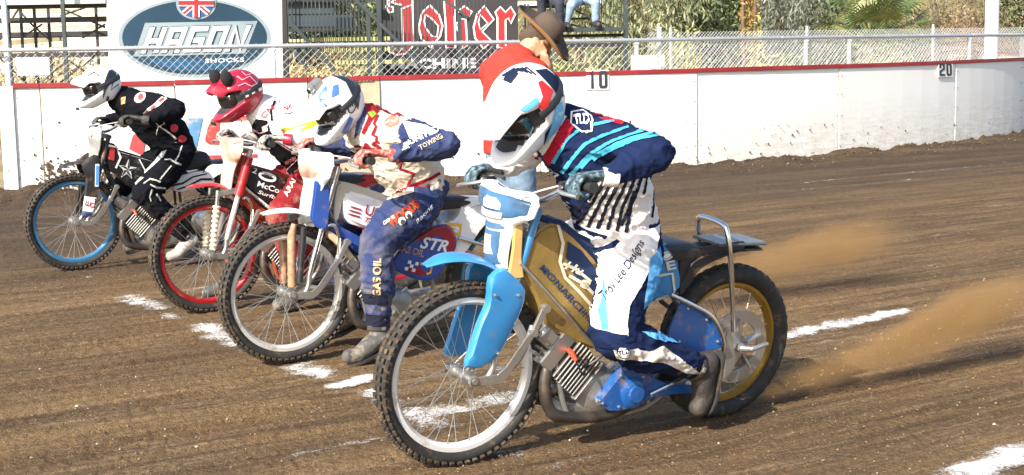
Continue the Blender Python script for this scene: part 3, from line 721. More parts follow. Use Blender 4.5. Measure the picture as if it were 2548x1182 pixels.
# ---------------------------------------------------------------- billboards
M_SILV = mat('print_silver', (.30, .37, .39), .4, var=.15, vscale=3); M_NAVY = mat('print_navy', (.020, .055, .095), .45, var=.25, vscale=2); M_BLUE = mat('print_blue', (.02, .10, .20), .45, var=.3, vscale=4)
M_RED = mat('print_red', (.42, .03, .035), .5, var=.08); M_WHT = mat('print_white', (.84, .84, .83), .5, var=.03); M_FB = mat('print_flagblue', (.06, .10, .28), .5)
def plane_fn(x0, Y0, x1, Y1):
    """vertical board through two ground points given by photo column and depth"""
    a, c_ = P(x0, 120, Y0), P(x1, 120, Y1); e = c_-a; nn = Vector((e.y, -e.x, 0)).normalized()
    def fn(off):
        a2 = a+nn*off
        def g(x, y):
            d = ray(x, y); t = (a2-CAM).dot(nn)/d.dot(nn); return CAM+d*t
        return g
    return fn
def billboard(fn, quad, th, m, lab, name='billboard'):
    q = [fn(0)(x, y) for x, y in quad]; M0 = Matrix.Translation(((q[2]+q[3])/2)*1.0); M0.translation.z = 0; Mi = M0.inverted(); e = empty(name, M0); tag(e, lab, 'billboard')
    q2 = [fn(-th)(x, y) for x, y in quad]; mb = MB(); mb.add([Mi @ p for p in q+q2], [(0, 1, 2, 3), (7, 6, 5, 4), (0, 4, 5, 1), (1, 5, 6, 2), (2, 6, 7, 3), (3, 7, 4, 0)]); obj('board', mb, m, e, smooth=False)
    for f_ in (.12, .88):
        a = q[3].lerp(q[2], f_); mb = MB(); mb.box(Mi @ Vector((a.x, a.y+.1, a.z/2)), (.09, .07, max(.2, a.z)+.2)); obj('support_post', mb, M_TAN, e, smooth=False)
    return e, (lambda off: (lambda x, y: Mi @ fn(off)(x, y)))
fn = plane_fn(268, 17.4, 702, 18.1)
bb, bf = billboard(fn, [(262, -130), (700, -130), (704, 240), (273, 240)], .04, M_WHT, 'white billboard with dark blue oval reading HAGON SHOCKS under a round union flag')
def ell(c_, rx, ry, n_=56): return [(c_[0]+rx*math.cos(2*math.pi*i/n_), c_[1]+ry*math.sin(2*math.pi*i/n_)) for i in range(n_)]
paste('oval', Art().poly(ell((484, 94), 190, 99)), bf(.004), M_SILV, bb); paste('oval', Art().poly(ell((484, 93), 180, 92)), bf(.008), M_NAVY, bb)
paste('oval_glow', Art().poly([(360, 146)]+[(484+150*math.cos(a), 96+82*math.sin(a)) for a in np.linspace(2.45, .7, 20)]), bf(.010), M_BLUE, bb)
paste('name_plate', Art().poly([(361, 57), (641, 52), (610, 133), (333, 141)]), bf(.012), M_SILV, bb)
A = Art(); A.block('HAGON', (345, 133), (606, 127), 64, 12.5, .40); paste('lettering', A, bf(.020), M_WHT, bb)
A2 = Art(); A2.block('HAGON', (343.5, 135.2), (607.5, 129.2), 68, 16.5, .40, gap=.145); paste('lettering_edge', A2, bf(.016), M_NAVY, bb)
A = Art(); A.text('SHOCKS', (511, 157), (608, 154), 11, bold=.025, space=1.15); paste('lettering', A, bf(.014), M_WHT, bb)
paste('flag_rim', Art().poly(ell((488, 8), 50, 41)), bf(.012), M_SILV, bb); paste('flag_disc', Art().poly(ell((488, 7), 44, 37)), bf(.016), M_FB, bb)
def clipd(p, c_=(488, 7), rx=43, ry=36):
    return p
for wd, o1, m_ in ((13, .020, M_WHT), (5, .024, M_RED)):
    W_ = Art()
    for sx_, sy_ in ((1, 1), (-1, -1), (1, -1), (-1, 1)): W_.stroke([(488+sx_*9, 7+sy_*7.5), (488+sx_*31, 7+sy_*26)], wd)
    paste('flag_saltire', W_, bf(o1), m_, bb)
for wd, o1, m_, e_ in ((17, .028, M_WHT, 0), (10, .032, M_RED, .5)):
    W_ = Art().stroke([(488-43-e_, 7), (488+43+e_, 7)], wd).stroke([(488, 7-36-e_), (488, 7-wd/2)], wd).stroke([(488, 7+wd/2), (488, 7+36+e_)], wd); paste('flag_cross', W_, bf(o1), m_, bb)

fn = plane_fn(945, 21.2, 1290, 21.6)
M_CHAR = mat('board_charcoal', (.045, .038, .042), .6, var=.2, vscale=1.5)
jb, jf = billboard(fn, [(943, -150), (1288, -150), (1290, 236), (946, 236)], .04, M_CHAR, 'dark charcoal billboard with red blackletter Joker and white MACHINE lettering below')
def blk(pts): return [(930+x/6.221, y/6.221) for x, y in pts]     # outlines measured on an enlargement
LET = [
    [(440, 130), (600, 70), (600, -260), (300, -260), (240, 10), (340, 60), (440, 75)],
    [(435, 125), (600, 60), (625, 640), (600, 720), (500, 830), (360, 850), (240, 800), (215, 720), (250, 690), (300, 740), (400, 790), (450, 700)],
    [(190, 110), (215, 0), (290, -80), (330, 0), (245, 50), (235, 95), (300, 110), (300, 180), (240, 200)],
    [(870, 80), (1010, 230), (1065, 400), (1030, 560), (880, 740), (740, 600), (695, 430), (750, 190)],
    [(1090, 40), (1150, -220), (1240, -220), (1250, 190), (1265, 740), (1120, 740), (1115, 400)],
    [(1400, 95), (1520, 180), (1460, 285), (1370, 200), (1310, 230), (1310, 170)], [(1350, 290), (1420, 300), (1440, 560), (1440, 710), (1375, 760), (1345, 560), (1290, 440), (1270, 380)],
    [(1710, 90), (1860, 300), (1680, 490), (1830, 640), (1700, 755), (1570, 590), (1545, 420), (1600, 220)],
    [(1960, 105), (2040, 190), (2120, 105), (2190, 220), (2120, 365), (2085, 280), (2040, 310), (2045, 740), (1915, 740), (1915, 270), (1880, 190)]]
HOLE = [[(800, 220), (900, 290), (1000, 400), (980, 570), (900, 560), (810, 440), (780, 330)], [(1650, 225), (1765, 360), (1650, 460), (1620, 340)]]
for pts in LET:
    c_ = np.mean(blk(pts), 0); A = Art(); A.stroke(blk(pts), 4.6, closed=True); paste('letter_outline', A, jf(.012), M_WHT, jb)
    paste('letter', Art().poly(blk(pts)), jf(.006), M_RED, jb)
for pts in HOLE:
    paste('letter_counter', Art().poly(blk(pts)), jf(.010), M_CHAR, jb); paste('letter_outline', Art().stroke(blk(pts), 3.6, closed=True), jf(.015), M_WHT, jb)
A = Art().text('MACHINE CO', (973, 172), (1272, 169), 26, bold=.05, space=1.08); paste('lettering', A, jf(.012), M_WHT, jb)

# ================================================================== STANDS AND GREENERY
M_STEEL = mat('dark_green_steel', (.035, .050, .050), .5, metal=.2, var=.2, vscale=3, dirt=.25, dcol=(.12, .12, .10)); M_BLK = mat('blackened_steel', (.018, .018, .020), .55, var=.2)
M_PLANK = mat('plank_pale', (.55, .60, .62), .5, var=.15, vscale=2); M_TREAD = mat('tread_yellow', (.50, .50, .20), .6, var=.25, vscale=5, dirt=.2); M_RISE = mat('riser_blue', (.030, .045, .060), .5, var=.25, vscale=2)
class Stand:
    def __init__(s, name, label, cat, x, Y):
        p = P(x, 200, Y); s.e = empty(name, Matrix.Translation((p.x, p.y, 0))); s.Mi = s.e.matrix_world.inverted(); tag(s.e, label, cat)
    def put(s, name, mb, m, bevel=0):
        o = obj(name, mb, m, None, smooth=False, bevel=bevel); o.data.transform(s.Mi); o.parent = s.e; return o
    def rect(s, name, x0, y0, x1, y1, Y, depth, m):
        a, c_ = P(x0, y0, Y), P(x1, y1, Y); mb = MB(); mb.box(((a.x+c_.x)/2, Y+depth/2, (a.z+c_.z)/2), (abs(c_.x-a.x), depth, abs(a.z-c_.z))); return s.put(name, mb, m)
    def bar(s, name, x0, y0, x1, y1, wpx, Y, m, Y2=None):
        a, c_ = P(x0, y0, Y), P(x1, y1, Y2 or Y); w_ = wpx*Y/FPX; mb = MB(); mb.beam(a, c_, w_, w_, up=(0, 1, 0)); return s.put(name, mb, m)
    def post(s, x, top, wpx, Y, m, name='post'):
        a = P(x, top, Y); w_ = wpx*Y/FPX; mb = MB(); mb.box((a.x, a.y, a.z/2-.05), (w_, w_, a.z+.1)); return s.put(name, mb, m)
# left stand: open frame seen from the back
S1 = Stand('bleacher', 'open dark steel bleacher frame with cross braces at far left', 'bleacher', 130, 20.5)
for y0, y1, Y, m_ in ((-2, 8, 20.2, M_PLANK), (9, 19, 20.4, M_BLK), (46, 54, 20.8, M_BLK), (82, 91, 21.2, M_BLK), (134, 141, 20.4, M_BLK), (-40, -30, 20.2, M_BLK)):
    S1.rect('plank' if m_ is M_PLANK else 'beam', -60, y0, 262 if y0 < 60 else 268, y1, Y, .25 if m_ is M_PLANK else .08, m_)
S1.post(152, -60, 9, 20.0, M_STEEL)
for x, Y in ((16, 21), (47, 21), (81, 21.2), (116, 21), (235, 20.8)): S1.post(x, -40, 6, Y, M_BLK)
for a in ((0, 98, 150, 100, 10), ): S1.bar('footboard', -40, 112, 152, 96, 12, 21.6, mat('footboard_tan', (.30, .26, .16), .7, var=.2))
for x0, y0, x1, y1 in ((45, 24, 22, 60), (45, 24, 80, 62), (80, 62, 122, 98), (150, 40, 215, 18), (150, 20, 262, 68), (60, 150, 100, 205), (0, 145, 90, 230), (100, 205, 170, 150), (170, 150, 250, 205), (150, 205, 235, 142), (105, 60, 60, 90), (0, 100, 24, 60), (205, 95, 262, 60)):
    S1.bar('brace', x0, y0, x1, y1, 4, 20.9, M_BLK)
for y in (28, 33, 68, 72): S1.bar('cable_rail', -20, y, 262, y-3, 1.4, 21.8, M_STEEL)
# middle stand with barred stair railing
S2 = Stand('bleacher', 'dark bleacher with barred railing and pale yellow stair treads left of the charcoal billboard', 'bleacher', 820, 20.5)
S2.post(704, -60, 13, 20.0, M_BLK)
for i, x in enumerate(np.arange(717, 1215, 9.8)):
    if 905 < x < 945: continue
    S2.bar('railing_bar', x-2, -80, x+1, 150 if x < 1085 else 40, 2.6, 20.2, M_STEEL)
for y in (6, 37, 69): S2.bar('rail', 704, y, 945, y-3, 3.5, 20.24, M_STEEL)
for y0, y1, x1 in ((8, 34, 830), (39, 66, 880), (-30, 2, 800)): S2.rect('riser_panel', 708, y0, x1, y1, 21.0, .05, M_RISE)
for y0, x0, x1 in ((69, 708, 915), (103, 705, 930), (-4, 700, 930)): S2.rect('beam', x0, y0, x1, y0+7, 20.9, .1, M_BLK)
for x0, x1, y in ((770, 970, 94), (800, 992, 120), (830, 1020, 151), (700, 770, 98)): S2.rect('stair_tread', x0, y, x1, y+6.5, 20.55, .3, M_TREAD); S2.rect('stair_riser', x0, y+7, x1, y+20, 20.8, .03, M_BLK) if x1 < 960 else None
for x0, y0, x1, y1, wd in ((862, -22, 938, 50, 8), (938, 50, 1062, 178, 8), (726, 58, 835, 178, 9), (700, 85, 770, 178, 8), (1100, -5, 1163, 42, 6)): S2.bar('stair_rail', x0, y0, x1, y1, wd, 20.0, M_STEEL)
for x, t_, wd in ((915, 20, 10), (940, -80, 11), (1143, 32, 10), (1165, 40, 6)): S2.post(x, t_, wd, 20.1, M_STEEL)
# right stand with spectators
S3 = Stand('bleacher', 'dark bleacher end with barred side railing where two spectators sit', 'bleacher', 1430, 21.0)
S3.rect('plank', 1288, 4, 1502, 11, 21.3, .28, M_PLANK); S3.rect('beam', 1288, 12, 1420, 19, 21.35, .1, M_STEEL); S3.rect('footboard', 1388, 70, 1548, 77, 20.9, .4, M_STEEL); S3.rect('beam', 1395, 109, 1552, 116, 21.0, .1, M_BLK); S3.rect('beam', 1400, 86, 1552, 91, 21.2, .1, M_BLK)
S3.rect('plank', 1420, 44, 1468, 48, 21.7, .3, M_STEEL)
for x in np.arange(1497, 1550, 10): S3.bar('railing_bar', x, -80, x, 74, 2.6, 21.0, M_STEEL)
for x, t_, wd in ((1556, -80, 11), (1368, -80, 6), (1306, 10, 5), (1314, 10, 4)): S3.post(x, t_, wd, 21.0, M_STEEL)
for x0, y0, x1, y1 in ((1392, 122, 1432, 168), (1540, 116, 1490, 168), (1432, 26, 1530, 72), (1420, 60, 1470, 76)): S3.bar('brace', x0, y0, x1, y1, 4.5, 21.1, M_BLK)

# ---------------------------------------------------------------- foliage
LEAF = {}
def leafmats(key, cols):
    if key not in LEAF: LEAF[key] = [mat('leaf_%s_%d' % (key, i), c_, .6, var=.25, vscale=3) for i, c_ in enumerate(cols)]
    return LEAF[key]
def foliage(count, c, rad, size, seed, aspect=3.0, droop=.5, clumps=26):
    g = np.random.default_rng(seed); cc = g.normal(size=(clumps, 3)); cc /= np.linalg.norm(cc, axis=1)[:, None]; cc *= (g.random((clumps, 1))**.45)*.85
    k = g.integers(0, clumps, count); p = cc[k]+g.normal(size=(count, 3))*.17; p = p*np.array(rad)+np.array(c); ok_ = p[:, 2] > .02; p = p[ok_]; k = k[ok_]; count = len(p)
    d = g.normal(size=(count, 3)); d[:, 2] -= droop*1.6; d /= np.linalg.norm(d, axis=1)[:, None]; s = np.cross(d, g.normal(size=(count, 3))); s /= np.linalg.norm(s, axis=1)[:, None]
    L_ = size*g.uniform(.6, 1.4, count)[:, None]; w_ = L_/aspect/2
    co = np.stack([p, p+d*L_*.5+s*w_, p+d*L_, p+d*L_*.5-s*w_], 1).reshape(-1, 3); fs = np.arange(count*4).reshape(-1, 4)
    tone = ((k*7919) % 5+g.integers(0, 3, count)) % 3
    return co, fs, tone
def plant(name, label, x, Y, w_, h_, key, cols, count, size, cat='shrub', aspect=3., droop=.5, group='shrubs behind the far fence', seed=0, trunk=True, zc=None):
    b_ = P(x, 150, Y); e = empty(name, Matrix.Translation((b_.x, Y, 0))); tag(e, label, cat, group); ms = leafmats(key, cols); zc = h_*.52 if zc is None else zc
    if h_ > 3: count, size = int(count*1.7), size*.78
    co, fs, tone = foliage(count, (0, 0, zc), (w_/2, w_*.38, h_*.52), size, seed+int(x), aspect, droop)
    me = bpy.data.meshes.new('crown'); me.from_pydata(co.tolist(), [], fs.tolist()); [me.materials.append(q) for q in ms]; me.polygons.foreach_set('material_index', tone.astype(np.int32)); o = bpy.data.objects.new('crown', me); COL.objects.link(o); o.parent = e
    if trunk:
        rr = random.Random(int(x)+seed)
        for i in range(3):
            a = rr.uniform(0, 6.28); mb = MB().tube(curve([(0, 0, -.05), (.15*math.cos(a), .15*math.sin(a), h_*.35), (w_*.3*math.cos(a), w_*.25*math.sin(a), h_*.8)], 4), [.05-.0045*j for j in range(9)], 6); obj('stem' if h_ < 3 else 'trunk', mb, mat('bark', (.16, .12, .085), .9, var=.3, bump=.3), e)
    return e
GR = [(.10, .135, .055), (.155, .185, .08), (.065, .09, .042)]; OL = [(.23, .25, .12), (.16, .18, .09), (.33, .33, .20)]; GY = [(.20, .22, .17), (.13, .15, .11), (.28, .29, .22)]; DRY = [(.27, .18, .10), (.19, .13, .075), (.36, .28, .17)]; YG = [(.34, .32, .08), (.22, .25, .07), (.45, .38, .12)]; ST = [(.46, .36, .16), (.36, .26, .10), (.55, .46, .25)]
plant('tall_shrub', 'dusty olive willow-leaved shrub just right of the bleacher post', 1600, 34, 2.6, 4.2, 'olive', OL, 5200, .22, aspect=5, droop=1.2)
plant('tall_shrub', 'dark green leafy shrub between the olive shrub and the orange-leaved trunk', 1745, 35, 2.2, 4.2, 'green', GR, 5000, .17)
plant('tall_shrub', 'grey-green feathery shrub left of the palm', 1965, 35, 2.3, 3.8, 'grey', GY, 4600, .2, aspect=6, droop=.9)
plant('tall_shrub', 'red-brown dry brush right of the palm', 2345, 37, 3.0, 4.2, 'dry', DRY, 4200, .15, aspect=5)
plant('tall_shrub', 'mixed brown and green brush at the right edge beyond the light pole', 2560, 38, 2.8, 4.2, 'mixed', [DRY[1], GR[1], OL[1]], 4200, .16)
plant('tall_shrub', 'dark evergreen shrub behind the palm fronds', 2150, 39, 3.6, 4.4, 'ever', GR, 5200, .17)
plant('tall_shrub', 'shaded green shrub behind the orange-leaved trunk', 1850, 38, 3.0, 4.6, 'ever', GR, 4200, .17)
plant('low_shrub', 'yellow-green trailing bush behind the tall square post', 1700, 30.2, 1.3, 1.75, 'yg', YG, 2600, .12, droop=.3)
plant('low_shrub', 'low pale yellow bush at the foot of the far fence below the grey shrub', 1960, 31.4, 2.4, 1.25, 'yg', YG, 2600, .12)
plant('low_shrub', 'low straw-coloured bush seen through the bleacher end', 1455, 27, 2.2, 1.5, 'str', [YG[0], ST[0], YG[1]], 2600, .12)
plant('low_shrub', 'low pale green bush below the palm', 2230, 32.4, 2.6, 1.35, 'yg2', [YG[1], OL[0], OL[2]], 2600, .12)
plant('vine', 'yellow-leaved vine climbing a thin post on the far fence', 1885, 30.6, .28, 2.2, 'yel', [(.60, .46, .08), (.50, .42, .10), (.38, .36, .1)], 320, .13, 'vine', group='vines', zc=1.1)
tv = plant('tree', 'thin tree trunk wrapped in orange and green leaves above the fence', 1862, 33.2, .5, 5.0, 'or', [(.42, .16, .05), (.30, .28, .06), (.46, .30, .10)], 900, .13, 'tree', group='trees', zc=3.0)
for i, (x, w_, h_, lab) in enumerate(((40, 3.2, 1.75, 'straw-coloured dry bush behind the far left bleacher frame'), (215, 3.2, 1.85, 'tall straw-coloured reeds between the left bleacher and the oval billboard'), (745, 2.4, 1.6, 'ochre dry bush glowing behind the stair railing foot'), (880, 3.0, 1.75, 'green and ochre bush behind the stair treads'))):
    plant('dry_bush', lab, x, 28+i*.6, w_, h_, 'straw' if i < 3 else 'str2', ST if i < 3 else [GR[1], ST[0], OL[0]], 3600, .16, 'bush', aspect=5, droop=.0, group='dry bushes behind the stands')
plant('tall_shrub', 'leafy green tree mass behind the stairs', 850, 36, 4.5, 4.0, 'ever', GR, 4200, .2); plant('tall_shrub', 'sunlit olive shrub behind the bleacher end railing', 1440, 35, 3.2, 4.2, 'olive', OL, 4600, .2, aspect=4, droop=.8)
# pale building seen through the left stand
m, t, n, L, b = node_mat('pale_brick'); tc = n.new('ShaderNodeTexCoord'); bk = n.new('ShaderNodeTexBrick'); mp = n.new('ShaderNodeMapping'); mp.inputs['Rotation'].default_value = (R(90), 0, 0); L.new(tc.outputs['Object'], mp.inputs[0]); L.new(mp.outputs[0], bk.inputs['Vector'])
bk.inputs['Scale'].default_value = 4.0; bk.inputs['Color1'].default_value = (.74, .70, .60, 1); bk.inputs['Color2'].default_value = (.62, .56, .44, 1); bk.inputs['Mortar'].default_value = (.42, .38, .30, 1); bk.inputs['Mortar Size'].default_value = .03; L.new(bk.outputs[0], b.inputs['Base Color']); b.inputs['Roughness'].default_value = .9
p0, p1 = P(-260, 150, 33), P(690, 150, 33.5); mb = MB(); mb.box((0, 0, 2.2), ((p1-p0).length, .3, 4.5)); bw = obj('building', mb, m, smooth=False); bw.location = ((p0.x+p1.x)/2, 33.3, 0); tag(bw, 'pale brick building showing through the open left bleacher frame', 'building')
obj('coping', MB().box((0, 0, 4.5), ((p1-p0).length+.1, .4, .1)), M_PLANK, bw, smooth=False)
# fan palm
b_ = P(2165, 150, 34.5); palm = empty('palm_tree', Matrix.Translation((b_.x, 34.5, 0))); tag(palm, 'fan palm with drooping fronds above the far fence', 'palm', 'trees')
obj('trunk', MB().tube([(0, 0, -.05), (.02, 0, .7), (0, .03, 1.5)], [.24, .2, .17], 12), mat('palm_bark', (.20, .15, .10), .95, var=.4, bump=.5, bscale=20), palm)
PF = [mat('palm_green', (.10, .14, .045), .5, var=.25), mat('palm_olive', (.22, .22, .07), .5, var=.25), mat('palm_dry', (.42, .33, .14), .6, var=.25)]
for i in range(48):
    az = random.uniform(0, 6.28); el = random.uniform(-.45, 1.3); d = V_ = Vector((math.cos(az)*math.cos(el), math.sin(az)*math.cos(el), math.sin(el))); root = Vector((0, 0, 1.55)); ln = random.uniform(.7, 1.5); tip = root+d*ln+Vector((0, 0, -.12*ln))
    mb = MB(); mb.tube([root, root+d*ln*.5, tip], [.02, .014, .01], 5); s_ = d.cross(Vector((0, 0, 1))).normalized(); u_ = s_.cross(d).normalized()
    for q in range(22):
        a = -1.9+3.8*q/21; r_ = .75*(1-.16*abs(a)); dd = (d*math.cos(a)+s_*math.sin(a)*.9+u_*.10*math.cos(3*a)).normalized(); e_ = tip+dd*r_+Vector((0, 0, -.22*r_*random.uniform(.6, 1.5))); mid = tip+dd*r_*.55; sd_ = dd.cross(u_).normalized()*.022
        mb.add([tip, mid+sd_, e_, mid-sd_], [(0, 1, 2, 3)])
    obj('frond', mb, PF[2] if el < -.25 else random.choice(PF[:2]), palm, smooth=False, fix=False)
# wooded slope closing the view
m, t, n, L, b = node_mat('slope_scrub'); tc = n.new('ShaderNodeTexCoord'); O = tc.outputs['Object']
c = n_mix(n, L, n_range(n, L, n_noise(n, L, O, 1.1, 8, .7), .35, .65), (.05, .065, .028), (.20, .17, .08)); c = n_mix(n, L, n_range(n, L, n_noise(n, L, O, .35, 4), .5, .65), c, (.22, .13, .07))
L.new(c, b.inputs['Base Color']); b.inputs['Roughness'].default_value = .95
gx, gy = np.meshgrid(np.linspace(-6, 60, 160), np.linspace(0, 1, 60)); yy = 41+gy*45+gx*.12; zz = gy**.8*16*np.clip((gx+6)/5, 0, 1)**.6+1.6*(vnoise(gx*.9, gy*14, 3)-.3)*np.clip(gy*6, 0, 1)+.6*vnoise(gx*3, gy*50, 4)*np.clip(gy*6, 0, 1)
mb = MB(); mb.v = np.stack([gx, yy, zz-.06], -1).reshape(-1, 3).tolist(); mb.f = [(j*160+i, j*160+i+1, (j+1)*160+i+1, (j+1)*160+i) for j in range(59) for i in range(159)]; mb.mi = [0]*len(mb.f)
tag(obj('hillside', mb, m, fix=False), kind='structure')

# ================================================================== MOTORCYCLES
M_TYRE = mat('tyre_rubber', (.022, .021, .020), .75, var=.3, vscale=30, bump=.1, dirt=.35, dscale=14)
M_KNOB = mat('tyre_tread', (.045, .036, .028), .85, var=.35, vscale=20, dirt=.62, dscale=9, dcol=(.155, .105, .06))
M_KNOBD = mat('tyre_tread_dark', (.030, .027, .024), .85, var=.35, vscale=20, dirt=.55, dscale=16, dcol=(.14, .10, .06))
M_SPOKE = mat('spoke_steel', (.62, .60, .55), .35, metal=.85, var=.1)
M_CHROME = mat('chrome', (.78, .78, .78), .14, metal=1, var=.05, dirt=.08)
M_ALU = mat('cast_alloy', (.36, .35, .33), .45, metal=.7, var=.25, vscale=25, dirt=.42, bump=.15, bscale=60)
M_ALUL = mat('bright_alloy', (.52, .51, .49), .3, metal=.8, var=.15, dirt=.28)
M_BLKM = mat('black_enamel', (.018, .018, .02), .35, var=.2, dirt=.25, coat=.2)
M_PIPE = mat('exhaust_pipe', (.10, .085, .075), .45, metal=.6, var=.5, vscale=9, dirt=.45)
M_RUB = mat('grip_rubber', (.02, .02, .022), .8, var=.1); M_VINYL = mat('seat_vinyl', (.02, .022, .026), .45, var=.2, dirt=.2, bump=.1, bscale=90)
M_CABLE = mat('cable_grey', (.55, .52, .45), .5, var=.05); M_REDP = mat('red_plastic', (.55, .06, .02), .4)
M_DARK = mat('dark_plastic', (.02, .02, .025), .5, var=.2, dirt=.25)
FW_R, RW_R, WB = .36, .335, 1.275

def wheel(parent, name, c, Rr, sec, rim_r, rim_w, rim_m, nsp, knobby, hub_r=.03, hub_w=.11, rot=0.0):
    """tyre mesh with rim, hub, tread and spokes as its pieces; axle along y"""
    Rc = (Rr+rim_r)/2+.002; hr = (Rr-rim_r)/2-(.006 if knobby else 0)
    prof = [(Rc+hr*math.cos(a), sec*math.sin(a)) for a in (2*math.pi*i/16 for i in range(16))]
    tyre = obj(name, MB().lathe(prof, n=72), M_TYRE, parent); tyre.location = c; tyre.rotation_euler[1] = rot
    h = rim_w/2; pr = [(rim_r+.012, -h), (rim_r+.014, -h*.86), (rim_r+.002, -h*.78), (rim_r-.010, -h*.3), (rim_r-.010, h*.3), (rim_r+.002, h*.78), (rim_r+.014, h*.86), (rim_r+.012, h),
                     (rim_r-.006, h), (rim_r-.009, h*.8), (rim_r-.018, h*.35), (rim_r-.018, -h*.35), (rim_r-.009, -h*.8), (rim_r-.006, -h)]
    obj('rim', MB().lathe(pr, n=72), rim_m, tyre)
    w2 = hub_w/2; obj('hub', MB().lathe([(.0, -w2-.02), (.012, -w2-.02), (.012, -w2), (hub_r, -w2), (hub_r, -w2+.012), (hub_r*.6, -w2+.016), (hub_r*.6, w2-.016), (hub_r, w2-.012), (hub_r, w2), (.012, w2), (.012, w2+.02), (0, w2+.02)], n=28), M_ALUL, tyre)
    mb = MB(); nk = 64 if knobby else 46; sz = 2*math.pi*Rr/nk
    rows = ((0, 1.0, .5), (.5, .42, .42), (-.5, .42, .42)) if not knobby else ((0, 1, .5), (1, .62, .5), (-1, .62, .5), (.5, 1, .5), (-.5, 1, .5))
    for i in range(nk):
        for ri, (yo, _, fr_) in enumerate(rows):
            a = 2*math.pi*(i+(.5 if ri in (1, 2) else 0))/nk+random.uniform(-.004, .004)
            ph = yo*1.05; rad = Rc+hr*math.cos(ph); y_ = sec*math.sin(ph)
            nx, ny = math.cos(ph), math.sin(ph)*1.0
            hgt = .007 if knobby else .0009
            er = Vector((math.cos(a), 0, math.sin(a))); et = Vector((-math.sin(a), 0, math.cos(a))); en = (er*nx+Vector((0, 1, 0))*ny).normalized(); eb = et.cross(en)
            p = er*rad+Vector((0, y_, 0))+en*hgt*.6
            mb.box(p, (sz*fr_, sec*(.30 if knobby else .42), hgt*2), Matrix((et, eb, en)).transposed())
    o = obj('tread', mb, M_KNOB if knobby else M_KNOBD, tyre, smooth=False, fix=False); o['kind'] = 'stuff'
    r0, r1 = hub_r*.92, rim_r-.012; spoke = None
    for i in range(nsp):
        side = 1 if i % 2 else -1; a = 2*math.pi*i/nsp; lead = (1 if (i//2) % 2 else -1)*R(62)
        p0 = Vector((r0*math.cos(a+lead), side*(w2-.008), r0*math.sin(a+lead))); p1 = Vector((r1*math.cos(a), side*.006, r1*math.sin(a)))
        key = (side, lead > 0)
        if spoke is None: spoke = {}
        if key not in spoke:
            q0 = Vector((r0*math.cos(lead), side*(w2-.008), r0*math.sin(lead))); q1 = Vector((r1, side*.006, 0)); 
            sp = obj('spoke', MB().tube([q0, q0.lerp(q1, .93), q0.lerp(q1, .935), q1], [.0014, .0014, .0026, .0026], 5), M_SPOKE, tyre); spoke[key] = sp; sp.rotation_euler[1] = -a
        else:
            sp = inst('spoke', spoke[key], tyre, Matrix.Rotation(-a, 4, 'Y'))
    return tyre

def engine(parent, F, fin_m=M_ALU):
    """laid-down single: crankcase, finned barrel, head"""
    base = Vector((-.545, 0, .268)); ax = Vector((.72, 0, .70)).normalized(); rot = Matrix.Rotation(-math.atan2(ax.z, ax.x), 3, 'Y')
    mb = MB(); mb.lathe([(0, -.075), (.10, -.075), (.112, -.06), (.115, .05), (.10, .07), (.06, .085), (0, .085)], c=(-.60, 0, .225), n=36)
    mb.box((-.74, 0, .215), (.26, .13, .15)); mb.beam((-.60, 0, .14), (-.45, 0, .17), .12, .05)
    e = obj('engine', mb, fin_m, parent, bevel=.012)
    mb = MB().tube([base-ax*.03, base+ax*.20], .058, 20); obj('barrel', mb, fin_m, e)
    f0 = None
    for i in range(9):
        s = .022+.0185*i; wd = .185
        p = base+ax*s
        if f0 is None:
            f0 = obj('fin', MB().box((0, 0, 0), (.0075, wd, .185)), fin_m, e, smooth=False, bevel=.002, seg=1); f0.matrix_local = Matrix.Translation(p) @ rot.to_4x4()
        else: inst('fin', f0, e, Matrix.Translation(p) @ rot.to_4x4() @ Matrix.Diagonal((1, 1-.02*abs(i-5), 1-.02*abs(i-5), 1)))
    hc = base+ax*.225; mb = MB(); mb.box(hc, (.07, .165, .17), rot)
    for i in range(6): mb.box(hc+ax*(.045+.0)+rot @ Vector((0, 0, -.065+.026*i)), (.06, .15, .010), rot)
    hd = obj('cylinder_head', mb, M_ALUL, e, bevel=.006)
    for yy in (-.055, .055):
        mb = MB(); mb.box(hc+Vector((.015, yy, .035))+ax*.04, (.085, .065, .075), rot); obj('rocker_cover', mb, M_ALUL, e, bevel=.014, seg=3)
    obj('spark_plug_cap', MB().tube([hc+Vector((-.045, .085, .0)), hc+Vector((-.04, .115, -.005)), hc+Vector((-.048, .135, -.03))], [.010, .012, .008], 10), M_REDP, e)
    obj('plug_lead', MB().tube(curve([hc+Vector((-.048, .135, -.03)), hc+Vector((-.08, .14, -.09)), hc+Vector((-.12, .10, -.06)), hc+Vector((-.16, .05, .0))]), .004, 6), M_DARK, e)
    mb = MB(); mb.tube(curve([(-.37, .05, .385), (-.345, .06, .345), (-.335, .07, .27), (-.352, .075, .20), (-.405, .08, .155), (-.60, .075, .125), (-.80, .05, .14)]), .024, 14); ex = obj('exhaust', mb, M_PIPE, parent)
    obj('silencer', MB().tube([(-.80, .05, .14), (-.83, .04, .145), (-1.12, -.09, .24), (-1.15, -.10, .25)], [.026, .042, .042, .03], 16), M_PIPE, ex)
    mb = MB().tube([base+ax*.24+Vector((-.05, -.03, .06)), base+ax*.24+Vector((-.12, -.03, .12))], .022, 12); mb.box(base+ax*.24+Vector((-.15, -.03, .15)), (.07, .06, .08)); obj('carburettor', mb, fin_m, parent, bevel=.006)
    mb = MB().tube([(-.46, .06, .30), (-.60, .062, .30), (-.66, .062, .33)], .012, 8); mb.tube([(-.50, .06, .36), (-.58, .06, .22), (-.56, .12, .2)], .011, 8); obj('engine_plate', mb, M_ALUL, e)
    return e

